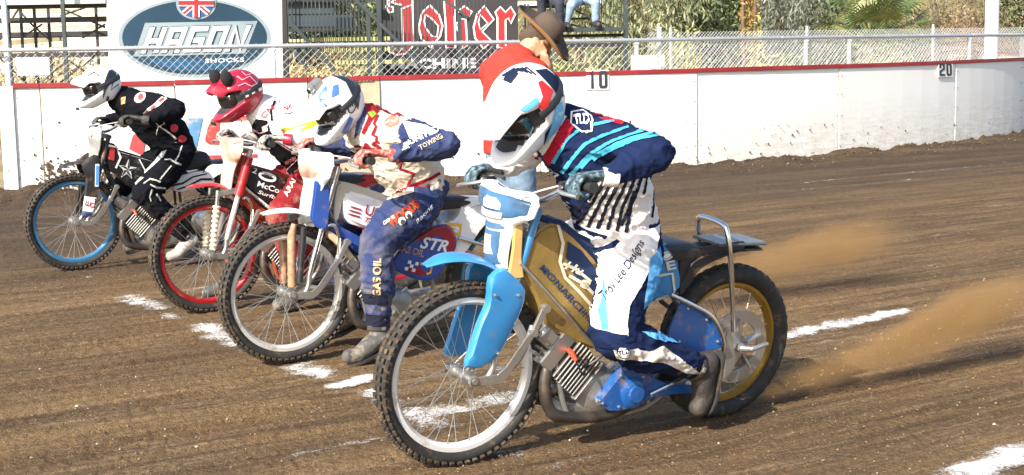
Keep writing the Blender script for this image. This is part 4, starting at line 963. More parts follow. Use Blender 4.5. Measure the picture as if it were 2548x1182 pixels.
def frame_tubes(parent, m):
    mb = MB()
    mb.tube([(-.255, 0, .955), (-.205, 0, .79)], .028, 14)
    mb.tube(curve([(-.235, 0, .90), (-.45, 0, .83), (-.70, 0, .735), (-.84, 0, .70)]), .0165, 10)
    for s in (-1, 1):
        mb.tube(curve([(-.215, s*.018, .82), (-.30, s*.05, .62), (-.385, s*.065, .36), (-.43, s*.07, .19), (-.50, s*.07, .125), (-.80, s*.07, .125), (-.95, s*.08, .20), (-1.24, s*.09, .32)]), .0125, 9)
        mb.tube([(-.84, s*.03, .70), (-.99, s*.075, .52), (-1.25, s*.09, .345)], .011, 8)
        mb.tube([(-.78, s*.05, .70), (-.80, s*.07, .42), (-.84, s*.07, .14)], .011, 8)
        mb.tube([(-.84, s*.06, .74), (-1.2, s*.05, .74)], .008, 8)
        mb.box((-1.262, s*.092, .335), (.08, .012, .055))
    return obj('frame', mb, m, parent)

def forks(parent, leg_m, open_, spring_m, cov=None, cov_m=None, link_m=M_ALUL):
    """leading-link forks"""
    root = obj('fork_yoke', MB().beam((-.262, -.085, .985), (-.262, .085, .985), .045, .03), M_ALU, parent, bevel=.006); obj('lower_yoke', MB().beam((-.205, -.085, .80), (-.205, .085, .80), .045, .03), M_ALU, root, bevel=.006)
    for s in (-1, 1):
        y = s*.078
        obj('fork_leg', MB().tube([(-.268, y, 1.0), (-.205, y, .80), (-.115, y, .515), (-.098, y, .455)], [.0165, .0165, .0155, .014], 14), leg_m, root)
        mb = MB(); mb.tube(curve([(-.098, y, .46), (-.088, y*1.02, .395), (-.055, y*1.05, .352), (0, y*1.03, .36)]), .0135, 10) 
        mb.tube(curve([(-.088, y, .40), (-.16, y*1.1, .385), (-.215, y*1.12, .44), (-.255, y*1.12, .545)]), .0115, 10)
        obj('leading_link', mb, link_m, root)
        mb = MB(); mb.slab([(.02, .375), (-.10, .375), (-.135, .40), (-.215, .50), (-.245, .53), (-.262, .515), (-.235, .475), (-.15, .365), (-.11, .335), (.02, .34)], y+s*.018, y+s*.026)
        obj('link_plate', mb, link_m, root, smooth=False, bevel=.002)
        obj('rocker_arm', MB().slab([(-.235, .515), (-.262, .515), (-.315, .605), (-.31, .63), (-.29, .628)], y+s*.016, y+s*.030), link_m, root, bevel=.003)
        for q in ((-.25, .522, .014), (-.30, .612, .016)): obj('pivot_bolt', MB().tube([(q[0], y+s*.012, q[1]), (q[0], y+s*.040, q[1])], q[2], 16), M_ALUL, root)
        if open_:
            p0, p1 = Vector((-.045, y*.86, .665)), Vector((-.012, y*.86, .40)); mb = MB()
            if spring_m is not None:
                k = 60; prof = []
                pts = [p0.lerp(p1, i/k) for i in range(k+1)]; mb.tube(pts, [.021+.005*math.sin(i/k*2*math.pi*9) for i in range(k+1)], 12); obj('spring_gaiter', mb, spring_m, root)
                obj('damper_top', MB().tube([p0+(p0-p1)*.35, p0], .013, 10), M_ALUL, root)
            mb = MB(); mb.beam((-.20, y, .755), (-.05, y*.86, .735), .03, .035); obj('damper_bracket', mb, M_ALU, root, bevel=.004)
            mb = MB().tube(curve([(-.255, y*1.1, .545), (-.262, y*1.1, .64), (-.235, y*1.1, .70), (-.205, y, .70)]), .0095, 10); obj('link_stay', mb, M_CHROME, root)
    return root

def handlebar(parent, L_, R_, m=M_CHROME):
    L_, R_ = Vector(L_), Vector(R_); mid = Vector((-.245, 0, 1.015))
    gl = (L_-R_).normalized()
    a, c_ = L_-gl*.13, R_+gl*.13
    bar = obj('handlebar', MB().tube(curve([R_, c_, mid+Vector((0, -.10, .015)), mid+Vector((0, .10, .015)), a, L_], 8), .0115, 12), m, parent)
    for s, e, i_ in ((1, L_, a), (-1, R_, c_)):
        obj('grip', MB().tube([i_, i_.lerp(e, .05), i_.lerp(e, .9), e+gl*s*.012], [.019, .0165, .0165, .021], 14), M_RUB, bar)
        obj('lever', MB().tube(curve([i_-gl*s*.03+Vector((.015, 0, 0)), i_+Vector((.055, 0, -.012)), i_.lerp(e, .5)+Vector((.075, 0, -.02)), e+Vector((.06, 0, -.03))]), [.008]*18+[.010], 8), M_ALUL, bar)
        obj('lever_perch', MB().box(i_-gl*s*.03+Vector((.01, 0, 0)), (.045, .035, .03)), M_BLKM, bar, bevel=.005)
        obj('cable', MB().tube(curve([i_-gl*s*.04+Vector((.03, 0, .0)), mid+Vector((.09, s*.16, .05)), mid+Vector((.10, s*.02, -.06)), (-.20, s*.03, .82), (-.33, s*.05, .74)]), .0035, 6), M_CABLE, bar)
    return bar

def guard(parent, name, path, wd, m, th=.004, droop=.35):
    """curved mudguard shell swept along (x,z) with half widths"""
    P_, Wd = spline([Vector((p[0], 0, p[1])) for p in path], wd, 5); secs = []
    for i, p in enumerate(P_):
        tg = (P_[min(i+1, len(P_)-1)]-P_[max(i-1, 0)]).normalized(); nn = Vector((-tg.z, 0, tg.x)); nn = nn if nn.z > 0 else -nn
        ring = []; ks = np.linspace(-1, 1, 9)
        for k in ks: ring.append(p+Vector((0, Wd[i]*math.sin(k*1.35)/math.sin(1.35), 0))-nn*(Wd[i]*droop*(1-math.cos(k*1.35))))
        for k in ks[::-1]: ring.append(p+Vector((0, Wd[i]*.93*math.sin(k*1.35)/math.sin(1.35), 0))-nn*(Wd[i]*droop*(1-math.cos(k*1.35))+th))
        secs.append(ring)
    return obj(name, MB().sweep(secs), m, parent, angle=60)
def pxs(F, pts, ly): return [F.S(x, y, ly) for x, y in pts]
def slab_px(parent, name, F, pts, ly, y0, y1, m, bevel=.004, seg=2, rnd=True):
    """panel drawn in side elevation"""
    o_ = rounded(pxs(F, pts, ly), 3) if rnd else pxs(F, pts, ly)
    return obj(name, MB().slab(o_, y0, y1), m, parent, bevel=bevel, seg=seg, angle=55)

def rear(parent, F, m_guard, m_seat=M_VINYL, hoop=True):
    mb = MB(); secs = []
    for x, z0, z1, hw in ((-.70, .745, .785, .06), (-.76, .735, .805, .085), (-.88, .735, .805, .10), (-.99, .74, .80, .105), (-1.04, .755, .79, .10)):
        secs.append([(x, -hw, z0), (x, -hw, z1-.012), (x, -hw*.8, z1), (x, hw*.8, z1), (x, hw, z1-.012), (x, hw, z0)])
    obj('seat', mb.sweep(secs), m_seat, parent, bevel=.012, seg=3)
    rg = guard(parent, 'rear_mudguard', [(-.93, .60), (-1.0, .735), (-1.15, .765), (-1.38, .755)], [.085, .10, .105, .09], m_guard, droop=.18)
    return rg

def base_bike(F, label, rim_m, rim_m2, frame_m, leg_m, L_, R_, open_, spring_m=None, rearw=True, link_m=M_ALUL):
    b_ = empty('speedway_motorcycle', F.M); tag(b_, label, 'motorcycle', 'speedway motorcycles leaving the start line')
    fw = wheel(b_, 'front_wheel', (0, 0, FW_R), FW_R, .036, .292, .044, rim_m, 36, True, rot=random.random())
    rw = wheel(b_, 'rear_wheel', (-WB, 0, RW_R), RW_R, .050, .252, .046, rim_m2, 32, False, hub_r=.045, hub_w=.12, rot=random.random())
    obj('axle', MB().tube([(0, -.10, FW_R), (0, .11, FW_R)], .012, 12).tube([(0, .088, FW_R), (0, .104, FW_R)], .022, 6), M_ALUL, b_)
    obj('axle', MB().tube([(-WB, -.12, RW_R), (-WB, .13, RW_R)], .012, 12).tube([(-WB, .11, RW_R), (-WB, .125, RW_R)], .02, 6), M_ALUL, b_)
    frame_tubes(b_, frame_m); engine(b_, F); forks(b_, leg_m, open_, spring_m, link_m=link_m); handlebar(b_, L_, R_)
    mb = MB().tube([(-.80, -.30, .16), (-.80, -.06, .16)], .014, 10); obj('footrest', mb, M_ALU, b_)
    return b_

# ---------------- nearest motorcycle: sky blue and gold
F1 = Frame(G(1130, 1155), 31, 6, -.02)
SKY = paint('sky_blue', (.035, .23, .52)); M_RIMW = mat('rim_white', (.80, .79, .77), .3, metal=.25, var=.06, dirt=.22); GOLD = mat('rim_gold', (.45, .27, .05), .3, metal=.7, var=.1, dirt=.25)
GOLDV = mat('gold_vinyl', (.36, .235, .07), .42, metal=.3, var=.25, vscale=6, bump=.9, bscale=9, dirt=.15); NAVYV = cloth('navy_cover', (.025, .045, .11)); BLUEP = paint('royal_blue', (.014, .095, .33), dirt=.4)
ORANGE = mat('anodised_gold', (.66, .44, .16), .5, var=.15); WHT = paint('white', (.80, .80, .80), dirt=.08); PLATEB = mat('plate_blue', (.05, .135, .27), .35, var=.6, vscale=7)
bk1 = base_bike(F1, 'nearest motorcycle with sky blue fork covers, gold frame cover and a gold rear rim', M_RIMW, GOLD, M_ALU, SKY, (-.262, .43, 1.14), (-.26, -.42, 1.03), False)
guard(bk1, 'front_mudguard', [(.175, .805), (.09, .835), (-.01, .83), (-.10, .795), (-.17, .735)], [.022, .06, .075, .08, .08], SKY)
for s in (1, -1):
    pts = pxs(F1, [(1225, 690), (1258, 668), (1290, 690), (1312, 722), (1303, 768), (1275, 830), (1240, 890), (1203, 918), (1163, 916), (1172, 880), (1192, 815), (1217, 755)], .1); pts = rounded(pts, 4)
    secs = [[(p.x+(cx_-p.x)*(1-k), s*(.066+o_), p.z+(cz_-p.z)*(1-k)) for p in pts] for k, o_ in ((.97, .0), (1.0, .010), (1.0, .016), (.95, .030), (.82, .037)) for cx_, cz_ in [(-.08, .60)]]
    obj('fork_cover', MB().sweep(secs), SKY, bk1, angle=35)
# number plate with its lower apron
def plate_shell(parent, name, rows, m, bend=.5, th=.006):
    """rows of (x, z, half width, wrap back)"""
    secs = []; pp, rr_ = spline([Vector((r_[0], 0, r_[1])) for r_ in rows], [(r_[2], r_[3]) for r_ in rows], 4); rows = [(p_.x, p_.z, q_[0], q_[1]) for p_, q_ in zip(pp, rr_)]
    for x, z, hw, wrap in rows:
        ring = []; ks = np.linspace(-1, 1, 11)
        for k in ks: ring.append(Vector((x-wrap*k*k, hw*k, z)))
        for k in ks[::-1]: ring.append(Vector((x-wrap*k*k-th, hw*k, z)))
        secs.append(ring)
    return obj(name, MB().sweep(secs), m, parent, angle=45)
np1 = plate_shell(bk1, 'number_plate', [(-.150, 1.072, .12, .05), (-.128, 1.066, .19, .06), (-.112, 1.035, .215, .065), (-.108, .99, .200, .06), (-.106, .962, .14, .05), (-.104, .935, .092, .045), (-.098, .86, .082, .04), (-.10, .80, .078, .035), (-.115, .765, .07, .03)], WHT)
plate_shell(np1, 'plate_face', [(-.114, 1.056, .15, .052), (-.105, 1.042, .19, .058), (-.099, 1.0, .178, .053), (-.097, .972, .12, .045)], PLATEB, th=.004)
plate_shell(np1, 'plate_face', [(-.096, .945, .075, .043), (-.092, .925, .072, .040)], PLATEB, th=.004)
plate_shell(np1, 'plate_face', [(-.093, .915, .068, .040), (-.090, .86, .064, .036), (-.093, .79, .060, .03)], PLATEB, th=.004)
plate_shell(np1, 'plate_sticker', [(-.098, 1.040, .04, .012), (-.092, 1.022, .07, .02), (-.088, 1.0, .065, .02)], WHT, th=.003)
plate_shell(np1, 'plate_sticker', [(-.088, .990, .075, .02), (-.086, .968, .07, .02)], WHT, th=.003)
plate_shell(np1, 'plate_sticker', [(-.087, .898, .045, .036), (-.085, .825, .045, .03)], mat('sticker_cream', (.72, .60, .36), .5, var=.35, vscale=30), th=.003)
for s in (1, -1): obj('apron_side', MB().slab(pxs(F1, [(1288, 545), (1300, 562), (1296, 640), (1302, 690), (1262, 697), (1274, 620), (1278, 560)], .088), s*.082 if s > 0 else -.096, .096 if s > 0 else -.082), ORANGE, bk1, bevel=.004)
# frame cover
cv1 = slab_px(bk1, 'frame_cover', F1, [(1342, 572), (1395, 560), (1480, 640), (1510, 700), (1500, 840), (1470, 868), (1365, 812), (1330, 735), (1290, 650)], .08, -.075, .085, GOLDV, .022, 3)
tk1 = slab_px(bk1, 'fuel_tank', F1, [(1352, 560), (1400, 548), (1440, 580), (1560, 640), (1560, 700), (1480, 690), (1400, 610)], .06, -.07, .075, NAVYV, .03, 3)
obj('tank_cap', MB().lathe([(0, -.02), (.02, -.02), (.024, 0), (.02, .012), (0, .014)], n=20), M_ALUL, tk1).matrix_local = Matrix.Translation(F1.S(1352, 590, .05)) @ Matrix.Rotation(R(70), 4, 'X')
obj('frame_head', MB().ellipsoid((-.26, .02, .90), (.045, .05, .05)), M_CHROME, bk1)
A = Art(); A.poly([(1412, 600), (1445, 622), (1500, 690), (1500, 760), (1440, 700), (1418, 668), (1408, 640)]); lay('navy_panel', A, F1, .085, [cv1, tk1], NAVYV, cv1, .002)
CREAM = mat('print_cream', (.72, .66, .50), .5, var=.1)
A = Art(); A.stroke([(1388, 560), (1400, 605), (1392, 650), (1405, 690), (1440, 725), (1480, 770)], 8); A.stroke([(1400, 655), (1430, 668), (1470, 700)], 7); A.stroke([(1415, 685), (1450, 705), (1480, 735)], 8); A.text('Hu', (1402, 668), (1446, 686), 22, .02, .2); A.text('s', (1440, 712), (1462, 722), 22, .03); lay('lettering', A, F1, .085, [cv1], CREAM, cv1, .004)
A = Art().text('MONARCH', (1340, 668), (1450, 788), 17, bold=.02); lay('lettering', A, F1, .085, [cv1], NAVYV, cv1, .004)
obj('frame_strap', MB().tube([F1.S(1295, 655, .1), F1.S(1385, 755, .115), F1.S(1480, 862, .1)], .006, 8), M_ALU, bk1)
# primary cover, guards, rear end
slab_px(bk1, 'primary_cover', F1, [(1490, 1000), (1500, 985), (1555, 922), (1600, 925), (1660, 955), (1745, 958), (1745, 975), (1640, 985), (1560, 1018), (1515, 1022)], .12, .07, .125, BLUEP, .012, 3)
mb = MB(); c_ = F1.S(1572, 975, .12); mb.lathe([(0, .0), (.060, 0), (.064, .012), (.05, .022), (.036, .024), (.034, .034), (0, .036)], c=(c_.x, .125, c_.z), n=30); obj('clutch_cover', mb, BLUEP, bk1)
obj('chain_guard_bar', MB().tube([(-.80, .13, .205), (-1.05, .13, .275)], .008, 8), M_CHROME, bk1)
gd = slab_px(bk1, 'chain_guard', F1, [(1690, 765), (1705, 750), (1770, 790), (1798, 850), (1795, 868), (1700, 880), (1660, 850)], .14, .128, .136, BLUEP, .003)
obj('guard_rail', MB().tube(curve([F1.S(1668, 733, .15), F1.S(1725, 760, .15), F1.S(1770, 788, .155), F1.S(1797, 835, .155), F1.S(1800, 880, .155), F1.S(1785, 960, .15)]), .010, 10), M_CHROME, gd)
sp1 = slab_px(bk1, 'side_panel', F1, [(1595, 640), (1640, 590), (1690, 640), (1700, 720), (1640, 752), (1590, 745)], .10, -.085, .10, SKY, .02, 3)
A = Art().stroke([(1640, 685), (1672, 680), (1678, 728), (1632, 750)], 7); A.text('E', (1660, 673), (1682, 668), 22, .03); A.ring((1658, 636), 14, 9, 4, ang=-15); lay('lettering', A, F1, .1, [sp1], CREAM, sp1, .003)
A = Art().ellipse((1658, 636), 10, 6, ang=-15); lay('badge', A, F1, .1, [sp1], M_WHT, sp1, .003)
rear(bk1, F1, M_DARK)
slab_px(bk1, 'tail_panel', F1, [(1690, 650), (1720, 622), (1850, 600), (1848, 622), (1800, 640), (1745, 668), (1712, 715), (1690, 735)], .085, .075, .088, M_DARK, .004)
obj('tail_plate', MB().box((-1.27, 0, .775), (.26, .19, .012), Matrix.Rotation(R(-3), 3, 'Y')), mat('tail_grey', (.10, .115, .13), .35, dirt=.2), bk1, bevel=.005)
obj('rear_hoop', MB().tube(curve([(-1.205, -.115, .74), (-1.19, -.115, .82), (-1.175, -.08, .865), (-1.165, .07, .865), (-1.165, .11, .825), (-1.18, .125, .70), (-1.215, .13, .42)]), .0115, 12), M_CHROME, bk1)
mb = MB(); mb.lathe([(.108, -.004), (.158, -.004), (.158, .006), (.108, .006)], c=(-WB, .085, RW_R), n=48); mb.lathe([(.02, -.004), (.052, -.004), (.052, .006), (.02, .006)], c=(-WB, .085, RW_R), n=30)
for i in range(5):
    a = 2*math.pi*i/5+.3; mb.beam((-WB+.045*math.cos(a), .086, RW_R+.045*math.sin(a)), (-WB+.125*math.cos(a), .086, RW_R+.125*math.sin(a)), .008, .035, up=(0, 1, 0))
obj('sprocket', mb, M_ALUL, bk1, angle=30)
obj('axle_lever', MB().tube([(-WB, .12, RW_R), (-WB-.02, .16, RW_R+.005), (-WB-.10, .165, RW_R+.02)], [.016, .012, .009], 10), M_ALUL, bk1)
mb = MB(); mb.slab([(-1.20, .42), (-1.235, .43), (-1.30, .345), (-1.285, .30), (-1.23, .22), (-1.205, .21)], .098, .106); obj('chain_adjuster', mb, M_ALUL, bk1, bevel=.002)

bolt = None
for x_, y_, ly in ((1500, 1004, .127), (1545, 935, .127), (1600, 938, .127), (1655, 966, .127), (1540, 1012, .127), (1620, 985, .127), (1712, 768, .139), (1758, 796, .139), (1786, 850, .139), (1690, 850, .139), (1240, 880, .108), (1290, 735, .108), (1232, 735, .108)):
    q = F1.S(x_, y_, ly)
    if bolt is None: bolt = obj('bolt', MB().tube([(0, -.004, 0), (0, .004, 0), (0, .006, 0)], [.0065, .0065, .004], 6), M_ALUL, bk1); bolt.location = q
    else: inst('bolt', bolt, bk1, Matrix.Translation(q))
for pts_, r_ in (([(-.64, .07, .52), (-.62, .11, .44), (-.55, .11, .38), (-.50, .08, .34)], .0055), ): obj('hose', MB().tube(curve(pts_), r_, 7), M_DARK, bk1)
# ---------------- second motorcycle: white and royal blue
F2 = Frame(G(716, 898), 31, 2)
ROY = paint('royal', (.035, .09, .36)); MAROON = paint('maroon', (.30, .015, .035)); YEL = mat('print_yellow', (.80, .44, .02), .5); M_RIMS = mat('rim_silver', (.70, .68, .64), .35, metal=.45, var=.08, dirt=.3)
TURQ = paint('turquoise', (.03, .25, .36))
bk2 = base_bike(F2, 'second motorcycle with white mudguard, silver front rim and red white and blue panels', M_RIMS, TURQ, M_ALU, M_CHROME, (-.29, .42, 1.06), (-.29, -.42, 1.06), True, None)
for s in (1, -1): obj('bar_guard', MB().tube([(-.075, s*.072, .70), (-.045, s*.072, .42)], .017, 12), M_DARK, bk2); obj('spring_unit', MB().tube([(-.03, s*.055, .72), (-.015, s*.055, .66), (-.01, s*.055, .40)], [.014, .022, .022], 12), mat('spring_orange', (.46, .25, .15), .5, var=.5, vscale=40, dirt=.4), bk2)
guard(bk2, 'front_mudguard', [(.125, .78), (.06, .795), (-.04, .795), (-.13, .77)], [.02, .05, .065, .07], WHT)
np2 = plate_shell(bk2, 'number_plate', [(-.15, 1.08, .12, .05), (-.125, 1.07, .20, .06), (-.11, 1.02, .215, .07), (-.115, .96, .18, .06), (-.12, .91, .11, .05), (-.10, .84, .085, .04), (-.09, .74, .075, .03), (-.10, .70, .07, .03)], WHT)
plate_shell(np2, 'plate_face', [(-.118, 1.05, .15, .055), (-.103, .99, .165, .06), (-.11, .95, .14, .055)], mat('plate_red_cream', (.62, .38, .28), .45, var=.6, vscale=9), th=.004)
slab_px(bk2, 'fork_cover', F2, [(790, 440), (822, 470), (818, 560), (800, 572), (775, 545), (780, 500)], .1, .07, .1, ROY, .008)
cv2 = slab_px(bk2, 'frame_cover', F2, [(868, 475), (1000, 520), (1060, 560), (1000, 585), (940, 580), (870, 555), (858, 520)], .08, -.075, .085, WHT, .02, 3)
slab_px(bk2, 'tank_top', F2, [(838, 462), (880, 458), (1050, 520), (1050, 545), (1000, 530), (868, 478), (840, 545), (830, 540)], .05, -.05, .06, mat('tank_cream', (.55, .50, .42), .5, var=.1, dirt=.2), .01)
A = Art().text('UNIT', (906, 533), (982, 555), 25, .012); A.text('TOW', (905, 552), (965, 568), 13, .012, .2)
for i in range(3): A.poly([(872+i*(-3), 512+i*9), (899-i*2, 520+i*9), (899-i*2, 524+i*9), (872-i*3, 516+i*9)])
lay('lettering', A, F2, .085, [cv2], MAROON, cv2, .003)
A = Art().poly([(874, 558), (940, 577), (1000, 580), (1040, 562), (1050, 572), (1000, 590), (930, 590), (870, 570)]); lay('maroon_stripe', A, F2, .085, [cv2], MAROON, cv2, .003)
tail2 = slab_px(bk2, 'tail_fairing', F2, [(1075, 565), (1130, 548), (1148, 525), (1142, 505), (1160, 494), (1260, 500), (1255, 525), (1225, 545), (1195, 575), (1165, 622), (1135, 640), (1112, 625), (1075, 580)], .10, -.09, .10, WHT, .02, 3)
lp2 = slab_px(bk2, 'engine_shield', F2, [(985, 640), (1010, 610), (1075, 566), (1120, 560), (1140, 600), (1128, 640), (1090, 690), (1060, 700), (1020, 690), (975, 665)], .13, .10, .125, ROY, .012, 2)
A = Art().poly([(1040, 585), (1080, 563), (1120, 562), (1136, 595), (1125, 632), (1108, 640), (1112, 600), (1090, 585), (1030, 602)]); lay('maroon_panel', A, F2, .125, [lp2], MAROON, lp2, .0025)
A = Art().text('STR', (1043, 617), (1112, 628), 30, .03, .35); lay('lettering', A, F2, .125, [lp2], M_WHT, lp2, .0045)
A = Art().text('GAS OIL', (985, 622), (1052, 640), 17, .035); lay('lettering_edge', A, F2, .125, [lp2], M_WHT, lp2, .003)
A = Art().text('GAS OIL', (986, 621), (1051, 639), 15, .008); lay('lettering', A, F2, .125, [lp2], MAROON, lp2, .0045)
A = Art()
for i in range(3):
    for j in range(3):
        if (i+j) % 2 == 0: x, y = 1016+i*9+j*-4, 647+j*8+i*2; A.poly([(x, y), (x+8, y+2), (x+5, y+10), (x-3, y+8)])
lay('checker', A, F2, .125, [lp2], M_WHT, lp2, .0045)
A = Art().poly([(1014, 668), (1045, 664), (1058, 682), (1048, 686), (1012, 676)]); lay('badge', A, F2, .125, [lp2], MAROON, lp2, .0035)
A = Art().stroke([(1045, 655), (1074, 664), (1070, 678), (1060, 682)], 6); lay('badge', A, F2, .125, [lp2], YEL, lp2, .0045)
A = Art().stroke([(1110, 556), (1146, 560), (1143, 583), (1112, 578)], 8, closed=True); A.stroke([(1118, 566), (1132, 570)], 4); lay('badge', A, F2, .1, [tail2], YEL, tail2, .003)
rear(bk2, F2, M_DARK)
A = None
obj('tail_bar', MB().tube([F2.S(1140, 592, .12), F2.S(1250, 622, .13)], .011, 10), M_CHROME, bk2)
slab_px(bk2, 'down_panel', F2, [(820, 552), (850, 565), (930, 610), (935, 640), (905, 640), (850, 595), (825, 575)], .07, -.06, .075, ROY, .012)
slab_px(bk2, 'down_trim', F2, [(822, 575), (850, 600), (890, 650), (880, 655), (840, 610), (818, 590)], .08, .04, .082, mat('trim_cream', (.66, .52, .34), .5, dirt=.2), .006)

# ---------------- third motorcycle: red
F3 = Frame(G(521, 775), 31, 2)
REDR = paint('rim_red', (.30, .010, .014), dirt=.3); REDP2 = paint('red', (.38, .016, .018), dirt=.2); M_GAIT = mat('gaiter_cream', (.72, .64, .48), .6, var=.1, dirt=.25); BLK = paint('black', (.014, .014, .016), dirt=.2)
ORR = mat('frame_orange_red', (.42, .055, .02), .45, var=.2, dirt=.35, coat=.2)
bk3 = base_bike(F3, 'third motorcycle with red wheel rim, cream fork gaiters and black frame cover', REDR, REDR, ORR, M_RIMW, (-.27, .42, 1.06), (-.27, -.42, 1.04), True, M_GAIT)
guard(bk3, 'front_mudguard', [(.12, .785), (.05, .80), (-.05, .80), (-.13, .775)], [.02, .05, .065, .07], REDP2)
np3 = plate_shell(bk3, 'number_plate', [(-.15, 1.075, .10, .05), (-.125, 1.06, .17, .06), (-.115, 1.0, .18, .06), (-.12, .95, .14, .05), (-.125, .92, .09, .045), (-.11, .86, .08, .04), (-.10, .74, .075, .03), (-.105, .705, .07, .03)], mat('plate_red_white', (.74, .46, .36), .4, var=.55, vscale=8))
for s in (1, -1): obj('fork_shroud', MB().tube([(-.255, s*.085, .95), (-.20, s*.085, .78), (-.18, s*.085, .72)], [.026, .03, .033], 14), REDP2, bk3)
cv3 = slab_px(bk3, 'frame_cover', F3, [(608, 418), (640, 415), (725, 450), (760, 475), (720, 500), (690, 530), (640, 492), (612, 470), (604, 440)], .08, -.075, .085, BLK, .02, 3)
A = Art().text('McConnell', (639, 463), (735, 496), 14, .018); A.text('Surfboards', (641, 481), (730, 512), 9, .012, .15); lay('lettering', A, F3, .085, [cv3], M_WHT, cv3, .003)
A = Art().ring((665, 440), 20, 8, 6, ang=18); A.text('2', (626, 429), (637, 433), 13, .02); lay('lettering', A, F3, .085, [cv3], M_WHT, cv3, .003)
A = Art().poly([(606, 458), (640, 490), (690, 527), (678, 535), (640, 512), (612, 478)]); lay('white_stripe', A, F3, .085, [cv3], WHT, cv3, .003)
slab_px(bk3, 'down_panel', F3, [(590, 480), (612, 478), (650, 515), (690, 540), (688, 560), (650, 548), (610, 510)], .07, -.06, .07, ORR, .012)
rear(bk3, F3, M_DARK); slab_px(bk3, 'tail_fairing', F3, [(860, 440), (1000, 440), (1000, 470), (920, 520), (870, 520)], .1, -.09, .1, REDP2, .02)
slab_px(bk3, 'engine_shield', F3, [(740, 560), (800, 500), (870, 500), (860, 590), (780, 640), (730, 610)], .12, .10, .12, REDP2, .012)

# ---------------- fourth motorcycle: black with blue rim
F4 = Frame(G(190, 670), 31, 2)
BRIM = paint('rim_blue', (.035, .15, .29), dirt=.3); BLKM = mat('black_muddy', (.02, .02, .022), .5, var=.3, dirt=.5, dscale=10, coat=.1); SILV = mat('print_grey', (.60, .60, .58), .5, var=.1)
bk4 = base_bike(F4, 'farthest motorcycle by the wall with light blue wheel rim and black star cover', BRIM, BRIM, BLKM, BLKM, (-.32, .42, 1.12), (-.32, -.42, 1.05), False)
guard(bk4, 'front_mudguard', [(.10, .765), (.03, .80), (-.06, .81), (-.13, .785)], [.018, .05, .065, .07], BLKM)
for s in (1, -1):
    pts = pxs(F4, [(205, 410), (235, 385), (250, 400), (248, 465), (240, 500), (232, 535), (205, 540), (212, 480), (215, 440)], .1); pts = rounded(pts, 4)
    secs = [[(p.x+(-.13-p.x)*(1-k), s*(.070+o_), p.z+(.62-p.z)*(1-k)) for p in pts] for k, o_ in ((.97, 0), (1, .01), (1, .018), (.86, .032))]
    fc = obj('fork_cover', MB().sweep(secs), BLKM, bk4, angle=35)
    if s == 1:
        fc4 = fc
A = Art().poly([(211, 488), (244, 492), (240, 532), (205, 536)]); lay('sticker', A, F4, .1, [fc4], M_WHT, fc4, .004)
A = Art().text('LUCAS', (210, 510), (242, 522), 13, .03); lay('lettering', A, F4, .1, [fc4], M_RED, fc4, .006); A = Art().poly([(206, 524), (241, 530), (240, 534), (205, 537)]); lay('sticker_stripe', A, F4, .1, [fc4], M_FB, fc4, .006)
A = Art().poly([(237, 408), (250, 408), (248, 464), (236, 464)]); lay('sticker', A, F4, .1, [fc4], M_WHT, fc4, .004)
A = Art().stroke([(243, 412), (242, 460)], 8); lay('sticker_stripe', A, F4, .1, [fc4], mat('print_midblue', (.10, .32, .66), .5), fc4, .006)
np4 = plate_shell(bk4, 'number_plate', [(-.17, 1.06, .08, .04), (-.145, 1.04, .13, .05), (-.135, .98, .14, .05), (-.14, .92, .11, .045), (-.135, .86, .085, .04), (-.125, .79, .075, .035)], mat('plate_chrome', (.66, .68, .68), .2, metal=.6, var=.4, vscale=7))
cv4 = slab_px(bk4, 'frame_cover', F4, [(265, 358), (290, 360), (300, 378), (390, 405), (400, 430), (370, 455), (330, 470), (300, 440), (272, 420)], .08, -.075, .085, BLK, .018, 3)
st4 = [(317+ (24 if i % 2 == 0 else 9.5)*math.sin(i*math.pi/5+.12), 422-(27 if i % 2 == 0 else 10.5)*math.cos(i*math.pi/5+.12)) for i in range(10)]
A = Art().poly(st4); lay('star', A, F4, .085, [cv4], SILV, cv4, .003)
A = Art(); [A.poly([st4[i], (317, 422), st4[(i+1) % 10]]) for i in range(0, 10, 2)]; 
A2 = Art(); [A2.poly([(317+(p[0]-317)*.86, 422+(p[1]-422)*.86) for p in (st4[i], (317, 422), st4[(i+1) % 10])]) for i in range(0, 10, 2)]; lay('star_facet', A2, F4, .085, [cv4], BLK, cv4, .005)
A = Art().stroke([(270, 362), (290, 366), (300, 392), (288, 418)], 5); A.stroke([(300, 378), (395, 405)], 3); A.stroke([(346, 396), (362, 426)], 3); lay('trim_line', A, F4, .085, [cv4], M_WHT, cv4, .004)
A = Art().poly([(273, 367), (286, 370), (284, 400), (270, 396)]); lay('trim_panel', A, F4, .085, [cv4], M_RED, cv4, .003)
ST4 = slab_px(bk4, 'seat_hump', F4, [(460, 388), (480, 380), (510, 378), (522, 388), (528, 410), (500, 420), (455, 425)], .09, -.09, .09, M_VINYL, .02, 3)
A = Art().text('JRM', (489, 408), (512, 402), 8, .02); lay('lettering', A, F4, .09, [ST4], SILV, ST4, .003)
z4 = slab_px(bk4, 'tail_fairing', F4, [(420, 452), (450, 438), (512, 425), (530, 440), (535, 460), (480, 470), (440, 478)], .1, -.09, .10, WHT, .012)
A = Art().stroke([(425, 462), (455, 456), (480, 440), (515, 432)], 6, 3); A.stroke([(440, 472), (470, 462), (500, 446), (530, 446)], 4, 6); lay('zebra_stripe', A, F4, .1, [z4], BLK, z4, .003)
rear(bk4, F4, M_DARK)
mb = MB(); c_ = F4.S(503, 552, .12); mb.lathe([(0, 0), (.085, 0), (.09, .015), (.06, .03), (0, .032)], c=(c_.x, .11, c_.z), n=30); obj('clutch_cover', mb, M_ALUL, bk4)
